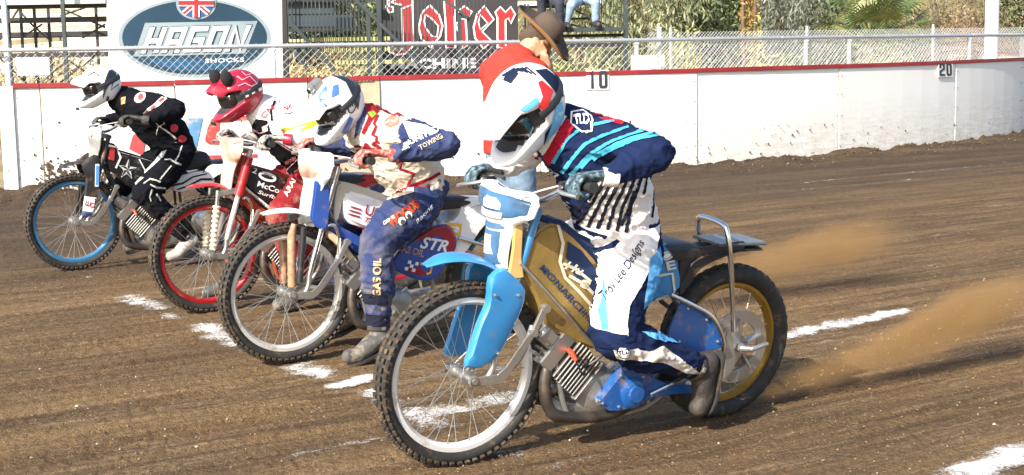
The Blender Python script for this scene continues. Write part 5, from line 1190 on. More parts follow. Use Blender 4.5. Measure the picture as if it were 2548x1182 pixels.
slab_px(bk4, 'primary_cover', F4, [(440, 560), (470, 520), (520, 505), (560, 540), (550, 585), (500, 600), (450, 590)], .1, .07, .11, BLKM, .012)

# ================================================================== PEOPLE
M_SKIN = mat('skin', (.50, .27, .17), .55, var=.12, vscale=12, bump=.05)
M_LENS = mat('goggle_lens', (.012, .012, .014), .12, var=.1, coat=.6); M_FOAM = mat('goggle_frame', (.025, .025, .03), .6)
M_SOLE = mat('boot_sole', (.03, .028, .026), .8, dirt=.6)
def V(*a): return Vector(a)

def helmet(parent, c, pitch, yaw, m_shell, m_peak, m_chin=None, peak_len=.13, roll=0, scale=1.0, peak_up=0.0):
    """motocross helmet: shell with eye port and chin bar, peak, goggles, strap"""
    M0 = Matrix.Translation(c) @ Matrix.Rotation(R(yaw), 4, 'Z') @ Matrix.Rotation(R(pitch), 4, 'Y') @ Matrix.Rotation(R(roll), 4, 'X') @ Matrix.Scale(scale, 4)
    nu, nv = 120, 84; sm = lambda a, b, x: (lambda t: t*t*(3-2*t))(min(1, max(0, (x-a)/(b-a))))
    vs = []; win = []
    for i in range(nv+1):
        el = -58+148*i/nv
        for j in range(nu):
            az = -180+360*j/nu; ce, se, ca, sa = math.cos(R(el)), math.sin(R(el)), math.cos(R(az)), math.sin(R(az))
            a_, b_, c_ = .150, .124, .145
            r_ = 1/math.sqrt((ce*ca/a_)**2+(ce*sa/b_)**2+(se/c_)**2); p = V(r_*ce*ca, r_*ce*sa, r_*se)
            aa = abs(az)
            ch = sm(-8, -30, el)*sm(82, 32, aa); p.x += .088*ch*(1-.35*sm(-36, -58, el)); p.y *= 1-.16*ch; p.z -= .012*ch
            # brow ridge and eye port
            top = 24-aa*.10; bot = -23+sm(20, 75, aa)*9
            w_ = sm(bot-4, bot+3, el)*sm(top+4, top-3, el)*sm(74, 67, aa); wf = 1 if (bot < el < top and aa < 70.5) else 0
            p *= 1-.15*w_; p.x -= .012*w_
            p *= 1+.045*math.exp(-((el-30)/9)**2)*sm(95, 40, aa)        # brow
            p *= 1+.02*math.exp(-((aa-105)/14)**2)*sm(60, 20, el)       # side rib
            p *= 1+.018*math.exp(-((aa-18)/7)**2)*sm(35, 60, el)        # crown ribs
            vs.append(M0 @ p); win.append(wf)
    sh, gg = MB(), MB(); sh.v = [tuple(p) for p in vs]; gg.v = list(sh.v)
    for i in range(nv):
        for j in range(nu):
            f = (i*nu+j, i*nu+(j+1) % nu, (i+1)*nu+(j+1) % nu, (i+1)*nu+j)
            if sum(win[k] for k in f) >= 3: gg.f.append(f); gg.mi.append(0)
            else: sh.f.append(f); sh.mi.append(0)
    hm = obj('helmet', sh, m_shell, parent, angle=60, fix=True)
    md = hm.modifiers.new('thick', 'SOLIDIFY'); md.thickness = .008; md.offset = -1
    g = obj('eye_port', gg, M_FOAM, hm, angle=60)
    # goggle lens standing in the port
    secs = []
    for i, (z, hw, x) in enumerate(((-.052, .060, .128), (-.047, .080, .136), (-.01, .086, .142), (.03, .084, .140), (.042, .066, .132))):
        ring = [M0 @ V(x-.42*(k*hw)**2/.1*1.2, k*hw, z) for k in np.linspace(-1, 1, 13)]+[M0 @ V(x-.03-.42*(k*hw)**2/.1*1.2, k*hw, z) for k in np.linspace(1, -1, 13)]
        secs.append(ring)
    obj('goggles', MB().sweep(secs), M_LENS, hm, angle=50)
    # peak
    secs = []
    for t in np.linspace(0, 1, 9):
        hw = .098-.020*t-.030*max(0, t-.7); x0 = .095+t*peak_len; z0 = .104+peak_up*t*t+.012*math.sin(t*2.6)-.02*t*t
        ks = np.linspace(-1, 1, 15)
        up = [M0 @ V(x0-.05*abs(k)**2.2*(1-.3*t)-.02*abs(k)**4, k*hw, z0-.046*abs(k)**2.4+.010*math.exp(-((abs(k)-.45)/.12)**2)) for k in ks]
        lo = [M0 @ V(x0-.05*abs(k)**2.2*(1-.3*t)-.02*abs(k)**4, k*hw, z0-.046*abs(k)**2.4-.005) for k in ks[::-1]]
        secs.append(up+lo)
    pk = obj('peak', MB().sweep(secs), m_peak, hm, angle=50)
    # chin vent
    vb = MB(); vb.box((.232, 0, -.098), (.012, .055, .022)); vb.v = [tuple(M0 @ Vector(p)) for p in vb.v]; obj('chin_vent', vb, M_FOAM, hm, bevel=.004)
    # goggle strap round the shell
    s2 = []
    for az in np.linspace(66, 294, 36):
        pr = []
        for el in (-3, 0, 4, 8, 11):
            a_ = R(az); e_ = R(el+2); r_ = 1/math.sqrt((math.cos(e_)*math.cos(a_)/.150)**2+(math.cos(e_)*math.sin(a_)/.124)**2+(math.sin(e_)/.145)**2)+(.006 if el not in (-3, 11) else .003)
            r_ *= 1+.02*math.exp(-((min(az, 360-az)-105)/14)**2)*sm(60, 20, el)
            pr.append(M0 @ V(r_*math.cos(e_)*math.cos(a_), r_*math.cos(e_)*math.sin(a_), r_*math.sin(e_)))
        s2.append(pr)
    sb = MB()
    for i in range(len(s2)): sb.v += [tuple(p) for p in s2[i]]
    for i in range(len(s2)-1):
        for k in range(4): sb.f.append((i*5+k, i*5+k+1, i*5+k+6, i*5+k+5)); sb.mi.append(0)
    obj('goggle_strap', sb, M_FOAM, hm, angle=60)
    return hm, pk, M0

def hand(name, parent, wrist, grip, g, m, side, cuff_m=None, open_=0.0):
    """gloved hand closed round a bar: palm, four fingers of unequal length, thumb"""
    wrist, grip, g = Vector(wrist), Vector(grip), Vector(g).normalized()
    a = (grip-wrist); a = (a-g*a.dot(g)).normalized(); up = g.cross(a); up = up if up.z > 0 else -up
    K = grip-a*.018+up*.034; mb = MB()
    hw = .042
    secs = []
    for t, w_, th in ((0, .028, .024), (.25, .032, .022), (.6, .041, .020), (.9, .044, .017), (1.05, .040, .013)):
        c_ = (wrist-a*.01).lerp(K, t); secs.append([c_+g*(w_*math.cos(x))+up*(th*math.sin(x)) for x in (2*math.pi*k/14 for k in range(14))])
    mb.sweep(secs)
    for i, (off, ln, r_) in enumerate(((-.033, .94, .0098), (-.011, 1.04, .0102), (.011, 1.0, .0100), (.032, .84, .0088))):
        o_ = g*off*side; sp = 1+.05*i
        pts = [K+o_-a*.012-up*.004, K+o_+a*.016*ln+up*.006, grip+o_+a*.040*ln+up*.020, grip+o_+a*.044*ln-up*.008, grip+o_+a*.026*ln-up*.030, grip+o_+a*.008-up*.032*ln]
        mb.capsule(pts, [r_*1.05, r_*1.1, r_, r_*.98, r_*.92, r_*.82], n=9, sub=3)
    b0 = wrist.lerp(K, .4)-g*.030*side; mb.capsule([b0, grip-a*.030-up*.004-g*.050*side, grip-a*.006-up*.030-g*.046*side, grip+a*.020-up*.034-g*.036*side], [.015, .0125, .0112, .0095], n=9, sub=3)
    o = remesh(name, mb, .0042, m, parent, smooth=3)
    cb = MB(); d = (wrist-K).normalized(); cb.tube([wrist-d*.012, wrist+d*.004, wrist+d*.03, wrist+d*.042], [.034, .036, .038, .036], 16); obj('cuff', cb, cuff_m or m, o)
    return o

def boot(parent, knee, ankle, toe, m, name='boot', toe_m=None):
    knee, ankle, toe = Vector(knee), Vector(ankle), Vector(toe); sh = (knee-ankle).normalized(); f = (toe-ankle); dn = -sh; dn = (dn-f.normalized()*dn.dot(f.normalized()))
    if dn.length < .2: dn = V(0, 0, -1)
    dn.normalize(); fw = f.normalized(); lat = fw.cross(dn).normalized()
    mb = MB(); mb.capsule([ankle+sh*.16, ankle+sh*.05, ankle+dn*.02], [.054, .05, .052], n=14)
    mb.capsule([ankle+dn*.03-fw*.035, ankle+fw*.05+dn*.022, ankle+f*.68+dn*.036, toe+dn*.018], [.046, .050, .045, .040], n=14)
    o = remesh(name, mb, .007, m, parent, smooth=4, wr=.002, wscale=25)
    secs = []
    for t, w_ in ((-.42, .026), (-.30, .038), (0, .040), (.35, .042), (.72, .050), (1.0, .043), (1.14, .022)):
        c_ = ankle+f*t+dn*(.076-.012*max(0, t)-.02*max(0, t-.7)); secs.append([c_+lat*w_, c_-lat*w_, c_-lat*w_*.96+dn*.016, c_+lat*w_*.96+dn*.016])
    obj('sole', MB().sweep(secs), M_SOLE, o, bevel=.003)
    for t_, rr_ in ((.035, .057), (.085, .057), (.135, .060)) if name == 'boot' else ():
        c_ = ankle+sh*t_; s1 = (fw-sh*fw.dot(sh)).normalized(); s2 = sh.cross(s1)
        rg = [c_+s1*(rr_*math.cos(a))+s2*(rr_*math.sin(a)) for a in (2*math.pi*i/20 for i in range(20))]
        st_ = obj('strap', MB().sweep([[q-sh*.010 for q in rg], [q+(q-c_)*.06-sh*.008 for q in rg], [q+(q-c_)*.06+sh*.008 for q in rg], [q+sh*.010 for q in rg]], caps=False), M_SOLE, o, fix=False)
        for s_ in (1, -1): obj('buckle', MB().box(c_+s2*s_*(rr_+.004), (.022, .006, .016), Matrix((s1, s2, sh)).transposed()), M_ALUL, o, bevel=.002)
    return o

def rider(F, label, K, mj, mt, mglove, mboot, jfn=None, tfn=None, cuffs=None, hm=None, wr=.0125):
    """person astride a motorcycle; K holds the joints in the machine's frame"""
    e = empty('person', F.M); tag(e, label, 'person', 'speedway riders on the start line')
    k = {a: Vector(b_) for a, b_ in K.items() if isinstance(b_, tuple) and len(b_) == 3}
    sp = k['pelvis'], k['waist'], k['chest'], k['neck']
    mb = MB()
    up = (k['neck']-k['chest']).normalized()
    B = K.get('bulk', 1.0)
    mb.torso([(sp[0]+(sp[1]-sp[0])*.05, .165*B, .150*B), (sp[1], .172*B, .160*B), (sp[1].lerp(sp[2], .55), .186*B, .168*B), (sp[2], .198*B, .160*B), (sp[2].lerp(sp[3], .5), .185*B, .135*B), (sp[3]-up*.015, .115, .105), (sp[3]+up*.035, .082, .080)])
    AB = K.get('arm', 1.0)*B
    for s in 'LR':
        sh, el, wr_ = k['sh'+s], k['el'+s], k['wr'+s]
        mb.capsule([sh.lerp(sp[2], .35), sh, sh.lerp(el, .5), el], [.100*B, .094*AB, .080*AB, .068*AB], n=16)
        mb.capsule([el, el.lerp(wr_, .35), el.lerp(wr_, .92)], [.068*AB, .066*AB, .044], n=16)
    js = remesh('jersey', mb, .0085, mj, e, smooth=4, wr=wr, wscale=9, matfn=jfn)
    mb = MB(); pv = k['pelvis']
    mb.torso([(pv+(sp[1]-pv)*.35, .170*B, .152*B), (pv, .188*B, .160*B), (pv-(sp[1]-pv)*.25, .170*B, .140*B)])
    for s, sg in (('L', 1), ('R', -1)):
        hp, kn, an = k['hip'+s], k['kn'+s], k['an'+s]
        mb.capsule([hp.lerp(pv, .3), hp.lerp(kn, .35), hp.lerp(kn, .8), kn], [.120*B, .122*B, .102*B, .092*B], n=16)
        mb.capsule([kn, kn.lerp(an, .35), kn.lerp(an, .88)], [.090*B, .086*B, .064*B], n=16)
    ts = remesh('trousers', mb, .0088, mt, e, smooth=4, wr=wr*1.15, wscale=8, matfn=tfn)
    for s, sg in (('L', 1), ('R', -1)):
        bt = boot(e, k['kn'+s], k['an'+s], k['to'+s], mboot)
        bar = (k['grL']-k['grR']).normalized(); hand('glove', e, k['wr'+s], k['gr'+s]-bar*sg*.062, bar*sg, mglove, sg, (cuffs or {}).get(s))
    nk = remesh('neck_guard', MB().capsule([k['neck']-up*.02, k['head']], [.068, .066]), .01, CBLACK, e, smooth=2)
    return e, js, ts
def grips(L_, R_): return {'grL': L_, 'grR': R_}

# ---------------- rider of the blue and gold machine
NAVY = cloth('navy', (.009, .018, .060)); CWHITE = cloth('white', (.80, .77, .76), dirt=.06); CCYAN = cloth('cyan', (.06, .36, .56)); CRED = cloth('red', (.36, .012, .03)); CBLACK = cloth('stripe_black', (.014, .016, .03)); CLBLUE = cloth('light_blue', (.10, .34, .66)); CBROWN = cloth('mud', (.32, .22, .13))
GREYB = mat('glove_grey', (.020, .035, .05), .8, var=.5, vscale=45, bump=.3, dirt=.75, dscale=48, dcol=(.16, .27, .32)); BOOTM = mat('boot_leather', (.045, .038, .033), .6, var=.5, dirt=.5, dcol=(.17, .125, .085), bump=.7, bscale=16)
W1 = paint('helmet_white', (.80, .80, .80), dirt=.06)
K1 = dict(head=(-.205, .06, 1.385), neck=(-.345, .055, 1.295), chest=(-.525, .05, 1.175), waist=(-.635, .03, 1.0), pelvis=(-.685, .02, .855),
          shL=(-.465, .215, 1.275), elL=(-.55, .415, 1.25), wrL=(-.345, .395, 1.168), shR=(-.43, -.15, 1.235), elR=(-.48, -.41, 1.11), wrR=(-.345, -.425, 1.06),
          hipL=(-.69, .12, .84), knL=(-.545, .215, .50), anL=(-.985, .215, .315), toL=(-.965, .215, .145),
          hipR=(-.69, -.10, .84), knR=(-.43, -.2, .57), anR=(-.64, -.22, .22), toR=(-.48, -.24, .17), grL=(-.262, .43, 1.14), grR=(-.26, -.42, 1.03), arm=.9)
jf1 = lambda c: 1 if (c.y < -.17) else 0
e1, j1, t1 = rider(F1, 'rider in navy and white striped jersey on the nearest motorcycle, white helmet bent low', K1, [NAVY, CWHITE], [NAVY, CWHITE], GREYB, BOOTM, jfn=jf1, tfn=lambda c: 1 if (c.y < -.05 and c.z > .3) else 0, cuffs={'L': CWHITE, 'R': CRED})
h1, pk1, HM1 = helmet(e1, k1c if False else Vector(K1['head']), 37, 14, W1, W1, peak_len=.17, scale=1.07)
A = Art().poly([(1420, 560), (1405, 530), (1440, 480), (1500, 440), (1540, 425), (1600, 410), (1640, 500), (1655, 590), (1560, 600), (1470, 580)]); lay('jersey_panel', A, F1, .17, [j1], CWHITE, j1, .0034)
A = Art().poly([(1400, 520), (1440, 470), (1485, 455), (1450, 560), (1425, 575)]); lay('jersey_panel', A, F1, .17, [j1], NAVY, j1, .005)
A = Art()
for i in range(7):
    x = 1478+i*19; y = 452-i*4; A.stroke([(x, y), (x-28, y+66+i*2), (x-47+i*2, y+118+i*5)], 8.5)
A.stroke([(1608, 400), (1600, 425), (1606, 440), (1594, 480)], 6); A.stroke([(1640, 430), (1626, 500), (1618, 540)], 6); A.stroke([(1570, 470), (1558, 520), (1545, 560)], 8)
lay('stripe', A, F1, .17, [j1], CBLACK, j1, .0068, step=3.8)
A = Art()
for pts_ in ([(1384, 412), (1400, 375), (1417, 346), (1460, 315), (1521, 298)], [(1405, 436), (1425, 400), (1452, 363), (1495, 333), (1551, 311)], [(1424, 440), (1445, 408), (1469, 380), (1517, 343), (1580, 318)], [(1446, 418), (1466, 394), (1495, 370), (1538, 343), (1600, 322)], [(1474, 396), (1494, 378), (1520, 361), (1560, 340), (1615, 327)]): A.stroke([tuple(q.xy) for q in curve([(x_, y_, 0) for x_, y_ in pts_], 4)], 9.5, 5)
lay('stripe', A, F1, .2, [j1], CCYAN, j1, .003, first=True, reach=.4)
A = Art().poly([(1345, 410), (1362, 370), (1390, 318), (1412, 296), (1430, 308), (1412, 340), (1392, 372), (1374, 418)]); A.poly([(1470, 272), (1500, 280), (1540, 300), (1530, 306), (1490, 296)]); lay('collar_panel', A, F1, .14, [j1], CRED, j1, .003, first=True, reach=.4)
A = Art().poly([(1335, 405), (1375, 320), (1402, 285), (1410, 290), (1384, 330), (1347, 412)]); lay('collar_panel', A, F1, .12, [j1], CWHITE, j1, .004, first=True, reach=.4)
def shield(A, cx_, cy_, s): return A.poly([(cx_-24*s, cy_-22*s), (cx_+8*s, cy_-26*s), (cx_+28*s, cy_-10*s), (cx_+22*s, cy_+26*s), (cx_-2*s, cy_+30*s), (cx_-28*s, cy_+8*s)])
for cx_, cy_, s, ly in ((1450, 302, 1.0, .2), (1372, 442, .8, .1)):
    lay('emblem', shield(Art(), cx_, cy_, s), F1, ly, [j1], CWHITE, j1, .0055, first=True, reach=.4); lay('emblem', shield(Art(), cx_, cy_, s*.86), F1, ly, [j1], NAVY, j1, .0072, first=True, reach=.4)
    lay('emblem', Art().text('TLD', (cx_-18*s, cy_+10*s), (cx_+20*s, cy_+8*s), 24*s, .03), F1, ly, [j1], CWHITE, j1, .009, step=5, first=True, reach=.4)
# trousers artwork
A = Art().poly([(1425, 590), (1500, 590), (1600, 570), (1645, 560), (1625, 620), (1590, 690), (1555, 745), (1548, 790), (1550, 818), (1470, 808), (1465, 700), (1480, 650), (1440, 622)]); lay('trouser_panel', A, F1, .17, [t1], CWHITE, t1, .0036, step=3.6)
A = Art().poly([(1448, 620), (1500, 626), (1540, 600), (1546, 604), (1530, 622), (1480, 648), (1470, 670), (1450, 650)]); A.poly([(1468, 812), (1550, 820), (1590, 850), (1480, 858)]); lay('trouser_panel', A, F1, .2, [t1], NAVY, t1, .0058)
A = Art().poly([(1506, 690), (1510, 720), (1508, 770), (1508, 815), (1492, 812), (1490, 770), (1500, 735)]); A.poly([(1610, 640), (1640, 610), (1648, 700), (1622, 740), (1590, 760), (1600, 700)]); A.poly([(1585, 815), (1640, 820), (1720, 852), (1770, 885), (1690, 850), (1620, 832)]); lay('trouser_panel', A, F1, .2, [t1], CLBLUE, t1, .0058)
A = Art().poly([(1520, 862), (1560, 832), (1580, 858), (1605, 862), (1640, 850), (1715, 905), (1740, 925), (1700, 920), (1640, 890), (1600, 885), (1530, 884)]); lay('trouser_panel', A, F1, .22, [t1], mat('cloth_white_muddy', (.78, .74, .70), .9, var=.1, dirt=.75, dscale=22, dcol=(.26, .17, .09)), t1, .0036)
lay('emblem', shield(Art(), 1543, 864, .55), F1, .22, [t1], NAVY, t1, .006); lay('emblem', shield(Art(), 1543, 864, .44), F1, .22, [t1], CWHITE, t1, .0075); lay('lettering', Art().text('TLD', (1533, 869), (1556, 863), 10, .03), F1, .22, [t1], NAVY, t1, .009, step=4)
lay('lettering', Art().text('Troy Lee Designs', (1512, 748), (1606, 606), 23, .008, .35), F1, .2, [t1], NAVY, t1, .0062, step=4)
# helmet artwork
A = Art().poly([(1330, 175), (1360, 172), (1390, 195), (1400, 240), (1385, 240), (1362, 210)]); A.poly([(1352, 330), (1385, 280), (1392, 320), (1360, 400), (1350, 395)]); lay('helmet_stripe', A, F1, .12, [h1], cloth('hnavy', (.012, .02, .05)), h1, .0015)
HB = paint('helmet_blue', (.12, .45, .72), dirt=.03); HR = paint('helmet_red', (.55, .02, .02), dirt=.03)
A = Art().poly([(1370, 300), (1378, 262), (1395, 250), (1400, 290), (1375, 345), (1352, 390), (1345, 380)]); A.poly([(1288, 272), (1330, 240), (1335, 255), (1310, 275)]); lay('helmet_stripe', A, F1, .12, [h1], HB, h1, .003)
A = Art().poly([(1335, 205), (1345, 200), (1372, 225), (1358, 262), (1338, 280), (1330, 272), (1345, 240)]); lay('helmet_stripe', A, F1, .12, [h1], HR, h1, .0035)
A = Art(); [A.stroke([(1252+i*13, 190-i*4), (1280+i*10, 172-i*1), (1300+i*10, 178+i*3)], 4) for i in range(4)]; A.poly([(1252, 200), (1262, 180), (1290, 182), (1270, 208)]); lay('peak_stripe', A, F1, .10, [pk1, h1], cloth('hnavy', (.012, .02, .05)), pk1, .003)

# ---------------- rider of the white and royal blue machine
ROYC = cloth('royal', (.034, .050, .135), dirt=.75, dcol=(.17, .155, .14), zdirt=(.2, 1.3)); CREAMC = cloth('cream', (.74, .66, .54), dirt=.08); MARC = cloth('maroon', (.28, .015, .025)); ORC = cloth('orange_red', (.56, .08, .03)); GRNC = cloth('green', (.25, .5, .05))
GLR = mat('glove_red', (.40, .06, .05), .8, var=.5, vscale=40, bump=.3, dirt=.7, dscale=40, dcol=(.62, .42, .34)); BOOTG = mat('boot_grey', (.085, .08, .075), .6, var=.6, vscale=16, dirt=.55, dscale=13, dcol=(.36, .30, .23), bump=.8, bscale=18)
K2 = dict(head=(-.285, .04, 1.315), neck=(-.405, .035, 1.235), chest=(-.60, .03, 1.085), waist=(-.72, .02, .945), pelvis=(-.765, .01, .82),
          shL=(-.545, .215, 1.185), elL=(-.71, .44, 1.115), wrL=(-.40, .425, 1.085), shR=(-.53, -.16, 1.17), elR=(-.58, -.42, 1.05), wrR=(-.37, -.425, 1.075),
          hipL=(-.755, .11, .815), knL=(-.40, .235, .625), anL=(-.385, .285, .15), toL=(-.20, .295, .075),
          hipR=(-.74, -.11, .815), knR=(-.37, -.22, .60), anR=(-.52, -.26, .17), toR=(-.33, -.28, .09), grL=(-.29, .42, 1.06), grR=(-.29, -.42, 1.06))
e2, j2, t2 = rider(F2, 'rider in cream and maroon jersey with blue sleeves and trousers, camera on helmet', K2, [CREAMC, ROYC], [ROYC], GLR, BOOTG, jfn=lambda c: 1 if abs(c.y) > .30 else 0, cuffs={'L': GLR, 'R': ORC})
BH2 = paint('helmet2_blue', (.05, .14, .50), dirt=.05); BLKH = paint('helmet_black', (.02, .024, .03), dirt=.1)
h2, pk2, HM2 = helmet(e2, Vector(K2['head']), 38, 8, W1, W1, peak_len=.12)
A = Art().poly([(800, 182), (850, 178), (885, 200), (897, 240), (892, 275), (878, 240), (860, 205), (835, 192)]); lay('helmet_stripe', A, F2, .1, [h2], BLKH, h2, .002)
A = Art().poly([(790, 240), (812, 212), (818, 240), (800, 262)]); A.poly([(828, 215), (842, 210), (845, 235), (826, 245)]); A.poly([(782, 262), (815, 256), (835, 250), (828, 262), (790, 272)]); A.poly([(850, 330), (872, 290), (880, 296), (862, 335)]); lay('helmet_stripe', A, F2, .1, [h2, pk2], BH2, h2, .0025)
A = Art().ring((878, 262), 9, 20, 3, ang=15); A.text('m', (872, 268), (886, 262), 10, .03); lay('helmet_mark', A, F2, .1, [h2], BLKH, h2, .0035)
cb = MB(); cb.box((.03, 0, .155), (.06, .05, .05)); cb.tube([V(.055, .0, .158), V(.085, 0, .158)], [.020, .022], 16); cb.v = [tuple(HM2 @ Vector(p)) for p in cb.v]; ac = obj('action_camera', cb, M_ALUL, h2, bevel=.006)
cb = MB().tube([V(.084, 0, .158), V(.088, 0, .158)], .015, 16); cb.v = [tuple(HM2 @ Vector(p)) for p in cb.v]; obj('camera_lens', cb, M_LENS, h2)
cb = MB().tube([V(.02, 0, .133), V(.02, 0, .150)], .012, 10); cb.v = [tuple(HM2 @ Vector(p)) for p in cb.v]; obj('camera_mount', cb, M_DARK, h2)
A = Art().poly([(893, 275), (905, 262), (915, 275), (895, 330), (880, 345)]); lay('collar_panel', A, F2, .12, [j2], ROYC, j2, .003)
A = Art().poly([(905, 258), (940, 252), (990, 280), (1022, 300), (1018, 304), (975, 288), (945, 272), (925, 300), (905, 335), (898, 330), (915, 290)]); lay('jersey_panel', A, F2, .18, [j2], MARC, j2, .003)
A = Art().stroke([(940, 285), (930, 308), (936, 315), (926, 335), (938, 340), (935, 350)], 7); A.stroke([(985, 405), (1002, 402), (995, 420), (1030, 432), (1018, 455), (1012, 466), (1030, 460), (1075, 442), (1095, 430)], 8); lay('jersey_zigzag', A, F2, .17, [j2], MARC, j2, .004)
A = Art().ellipse((975, 303), 19, 13, ang=-15); lay('jersey_badge', A, F2, .2, [j2], mat('print_badge', (.62, .14, .10), .7, var=.3), j2, .0045); A = Art().stroke([(960, 308), (972, 300), (984, 305), (990, 296)], 3); lay('jersey_badge', A, F2, .2, [j2], CREAMC, j2, .006)
A = Art().poly([(915, 280), (928, 275), (936, 284), (924, 293)]); lay('jersey_badge', A, F2, .18, [j2], GRNC, j2, .0045)
lay('lettering', Art().text('GAS', (870, 388), (950, 372), 24, .05), F2, .12, [j2], MARC, j2, .0045, step=5)
lay('lettering', Art().text('UNITED', (1021, 362), (1094, 328), 17, .025), F2, .42, [j2], M_WHT, j2, .004, step=5); lay('lettering', Art().text('TOWING', (1046, 374), (1102, 344), 12, .015), F2, .42, [j2], mat('print_beige', (.62, .52, .36), .7), j2, .004, step=5)
A = Art(); [A.stroke([(1004-i*2, 360+i*7), (1022-i*2, 352+i*7)], 3.5) for i in range(3)]; lay('sleeve_bars', A, F2, .42, [j2], M_WHT, j2, .004)
A = Art().poly([(1000, 300), (1060, 312), (1090, 330), (1050, 335), (1020, 345), (1010, 322)]); lay('sleeve_panel', A, F2, .32, [j2], CREAMC, j2, .003)
A = Art().poly([(925, 480), (1000, 470), (1030, 466), (1030, 478), (985, 492), (950, 502)]); lay('belt_flap', A, F2, .15, [t2], CREAMC, t2, .004)
A = Art().stroke([(985, 478), (1025, 470), (1095, 450)], 9); lay('waist_band', A, F2, .15, [t2, j2], MARC, t2, .005)
lay('lettering', Art().text('WOODS', (976, 566), (1047, 512), 24, .05), F2, .2, [t2], ORC, t2, .004, step=5)
A = Art().ellipse((1000, 548), 9, 10).ellipse((1017, 533), 9, 10); lay('eye_white', A, F2, .2, [t2], M_WHT, t2, .0055); A = Art().ellipse((1002, 551), 6, 6.5).ellipse((1018, 536), 6, 6.5); lay('eye_pupil', A, F2, .2, [t2], M_DK, t2, .007)
lay('lettering', Art().text('GENE', (957, 558), (984, 540), 8, .02), F2, .2, [t2], M_WHT, t2, .004, step=4); lay('lettering', Art().text('Racing', (1040, 556), (1080, 514), 11, .0, .3), F2, .2, [t2], M_WHT, t2, .004, step=4)
lay('lettering', Art().text('GAS OIL', (948, 735), (950, 640), 20, .035), F2, .27, [t2], mat('print_tan', (.55, .40, .22), .8), t2, .0045, step=5)
for y0, y1 in ((728, 752), (778, 808)):
    A = Art().poly([(890, y0), (965, y0+2), (965, y1+2), (890, y1)]); lay('leg_strap', A, F2, .27, [t2], CBLACK, t2, .007)

# ---------------- rider of the red machine
CRIM = paint('helmet_crimson', (.34, .012, .035), dirt=.04); CRIMT = cloth('crimson', (.20, .016, .022), dirt=.45, dcol=(.28, .15, .10)); BLKC = cloth('black', (.006, .006, .008)); YELC = cloth('yellow', (.72, .50, .03)); PINK = mat('print_pink', (.72, .36, .42), .6); GLB = mat('glove_black_white', (.03, .03, .03), .8, var=.4, vscale=45, bump=.3, dirt=.9, dscale=36, dcol=(.55, .53, .48))
K3 = dict(head=(-.225, .03, 1.34), neck=(-.345, .03, 1.245), chest=(-.53, .03, 1.09), waist=(-.66, .02, .95), pelvis=(-.725, .01, .82),
          shL=(-.475, .205, 1.19), elL=(-.625, .44, 1.115), wrL=(-.36, .425, 1.085), shR=(-.46, -.16, 1.17), elR=(-.52, -.43, 1.05), wrR=(-.345, -.425, 1.05),
          hipL=(-.71, .11, .815), knL=(-.40, .215, .60), anL=(-.505, .27, .15), toL=(-.33, .28, .075),
          hipR=(-.71, -.11, .815), knR=(-.33, -.22, .58), anR=(-.27, -.30, .15), toR=(-.09, -.31, .07), grL=(-.27, .42, 1.06), grR=(-.27, -.42, 1.04))
e3, j3, t3 = rider(F3, 'rider in black and white jersey and crimson trousers with a red lightning helmet', K3, [CWHITE, BLKC], [CRIMT], GLB, BOOTG, cuffs={'L': CRIM, 'R': CRIM})
h3, pk3, HM3 = helmet(e3, Vector(K3['head']), 22, 6, CRIM, CRIM, peak_len=.10)
for s in (1, -1):
    cb = MB(); cb.ellipsoid((.075, s*.075, .135), (.038, .032, .05)); cb.v = [tuple(HM3 @ Vector(p)) for p in cb.v]; obj('ear_pad', cb, mat('black_fleece', (.012, .012, .012), .95, bump=.4, bscale=120), h3)
A = Art().stroke([(590, 190), (605, 200), (622, 190), (640, 208)], 2.5); A.stroke([(600, 178), (612, 188), (630, 182), (645, 195)], 2); A.stroke([(595, 215), (612, 208), (628, 216), (646, 205)], 2.5); A.stroke([(565, 300), (580, 306), (592, 300)], 2); lay('lightning_line', A, F3, .1, [h3], PINK, h3, .0025, step=4)
A = Art()
for i in range(9):
    for j in range(2):
        if (i+j) % 2: x, y = 588+i*7.6+j*2, 242-i*4+j*7; A.poly([(x, y), (x+7, y-4), (x+9, y+3), (x+2, y+7)])
lay('checker', A, F3, .1, [h3], M_DK, h3, .003, step=4)
A = Art()
for i in range(9):
    for j in range(2):
        if (i+j) % 2 == 0: x, y = 588+i*7.6+j*2, 242-i*4+j*7; A.poly([(x, y), (x+7, y-4), (x+9, y+3), (x+2, y+7)])
lay('checker', A, F3, .1, [h3], M_WHT, h3, .003, step=4)
A = Art().poly([(612, 320), (635, 295), (665, 300), (680, 345), (750, 385), (755, 430), (690, 440), (660, 400), (640, 350)]); lay('bib', A, F3, .15, [j3], BLKC, j3, .003)
A = Art().stroke([(618, 318), (640, 330), (655, 328), (668, 308)], 3); A.stroke([(678, 345), (748, 390), (690, 438)], 3); lay('bib_trim', A, F3, .15, [j3], PINK, j3, .005, step=4)
lay('lettering', Art().text('SWOLEN', (708, 410), (738, 395), 8, .02), F3, .15, [j3], mat('print_label', (.72, .25, .22), .6), j3, .005, step=4)
A = Art().poly([(650, 315), (664, 312), (668, 325), (652, 330)]); lay('bib_label', A, F3, .15, [j3], SILV, j3, .005, step=4)
A = Art().poly([(694, 318), (730, 316), (785, 300), (795, 312), (750, 330), (700, 332)]); lay('sleeve_panel', A, F3, .35, [j3], YELC, j3, .003)
A = Art().ring((718, 270), 17, 14, 3); lay('shoulder_badge', A, F3, .25, [j3], M_DK, j3, .004, step=4); lay('shoulder_badge', Art().text('NK', (708, 277), (730, 270), 13, .02), F3, .25, [j3], M_RED, j3, .004, step=4)
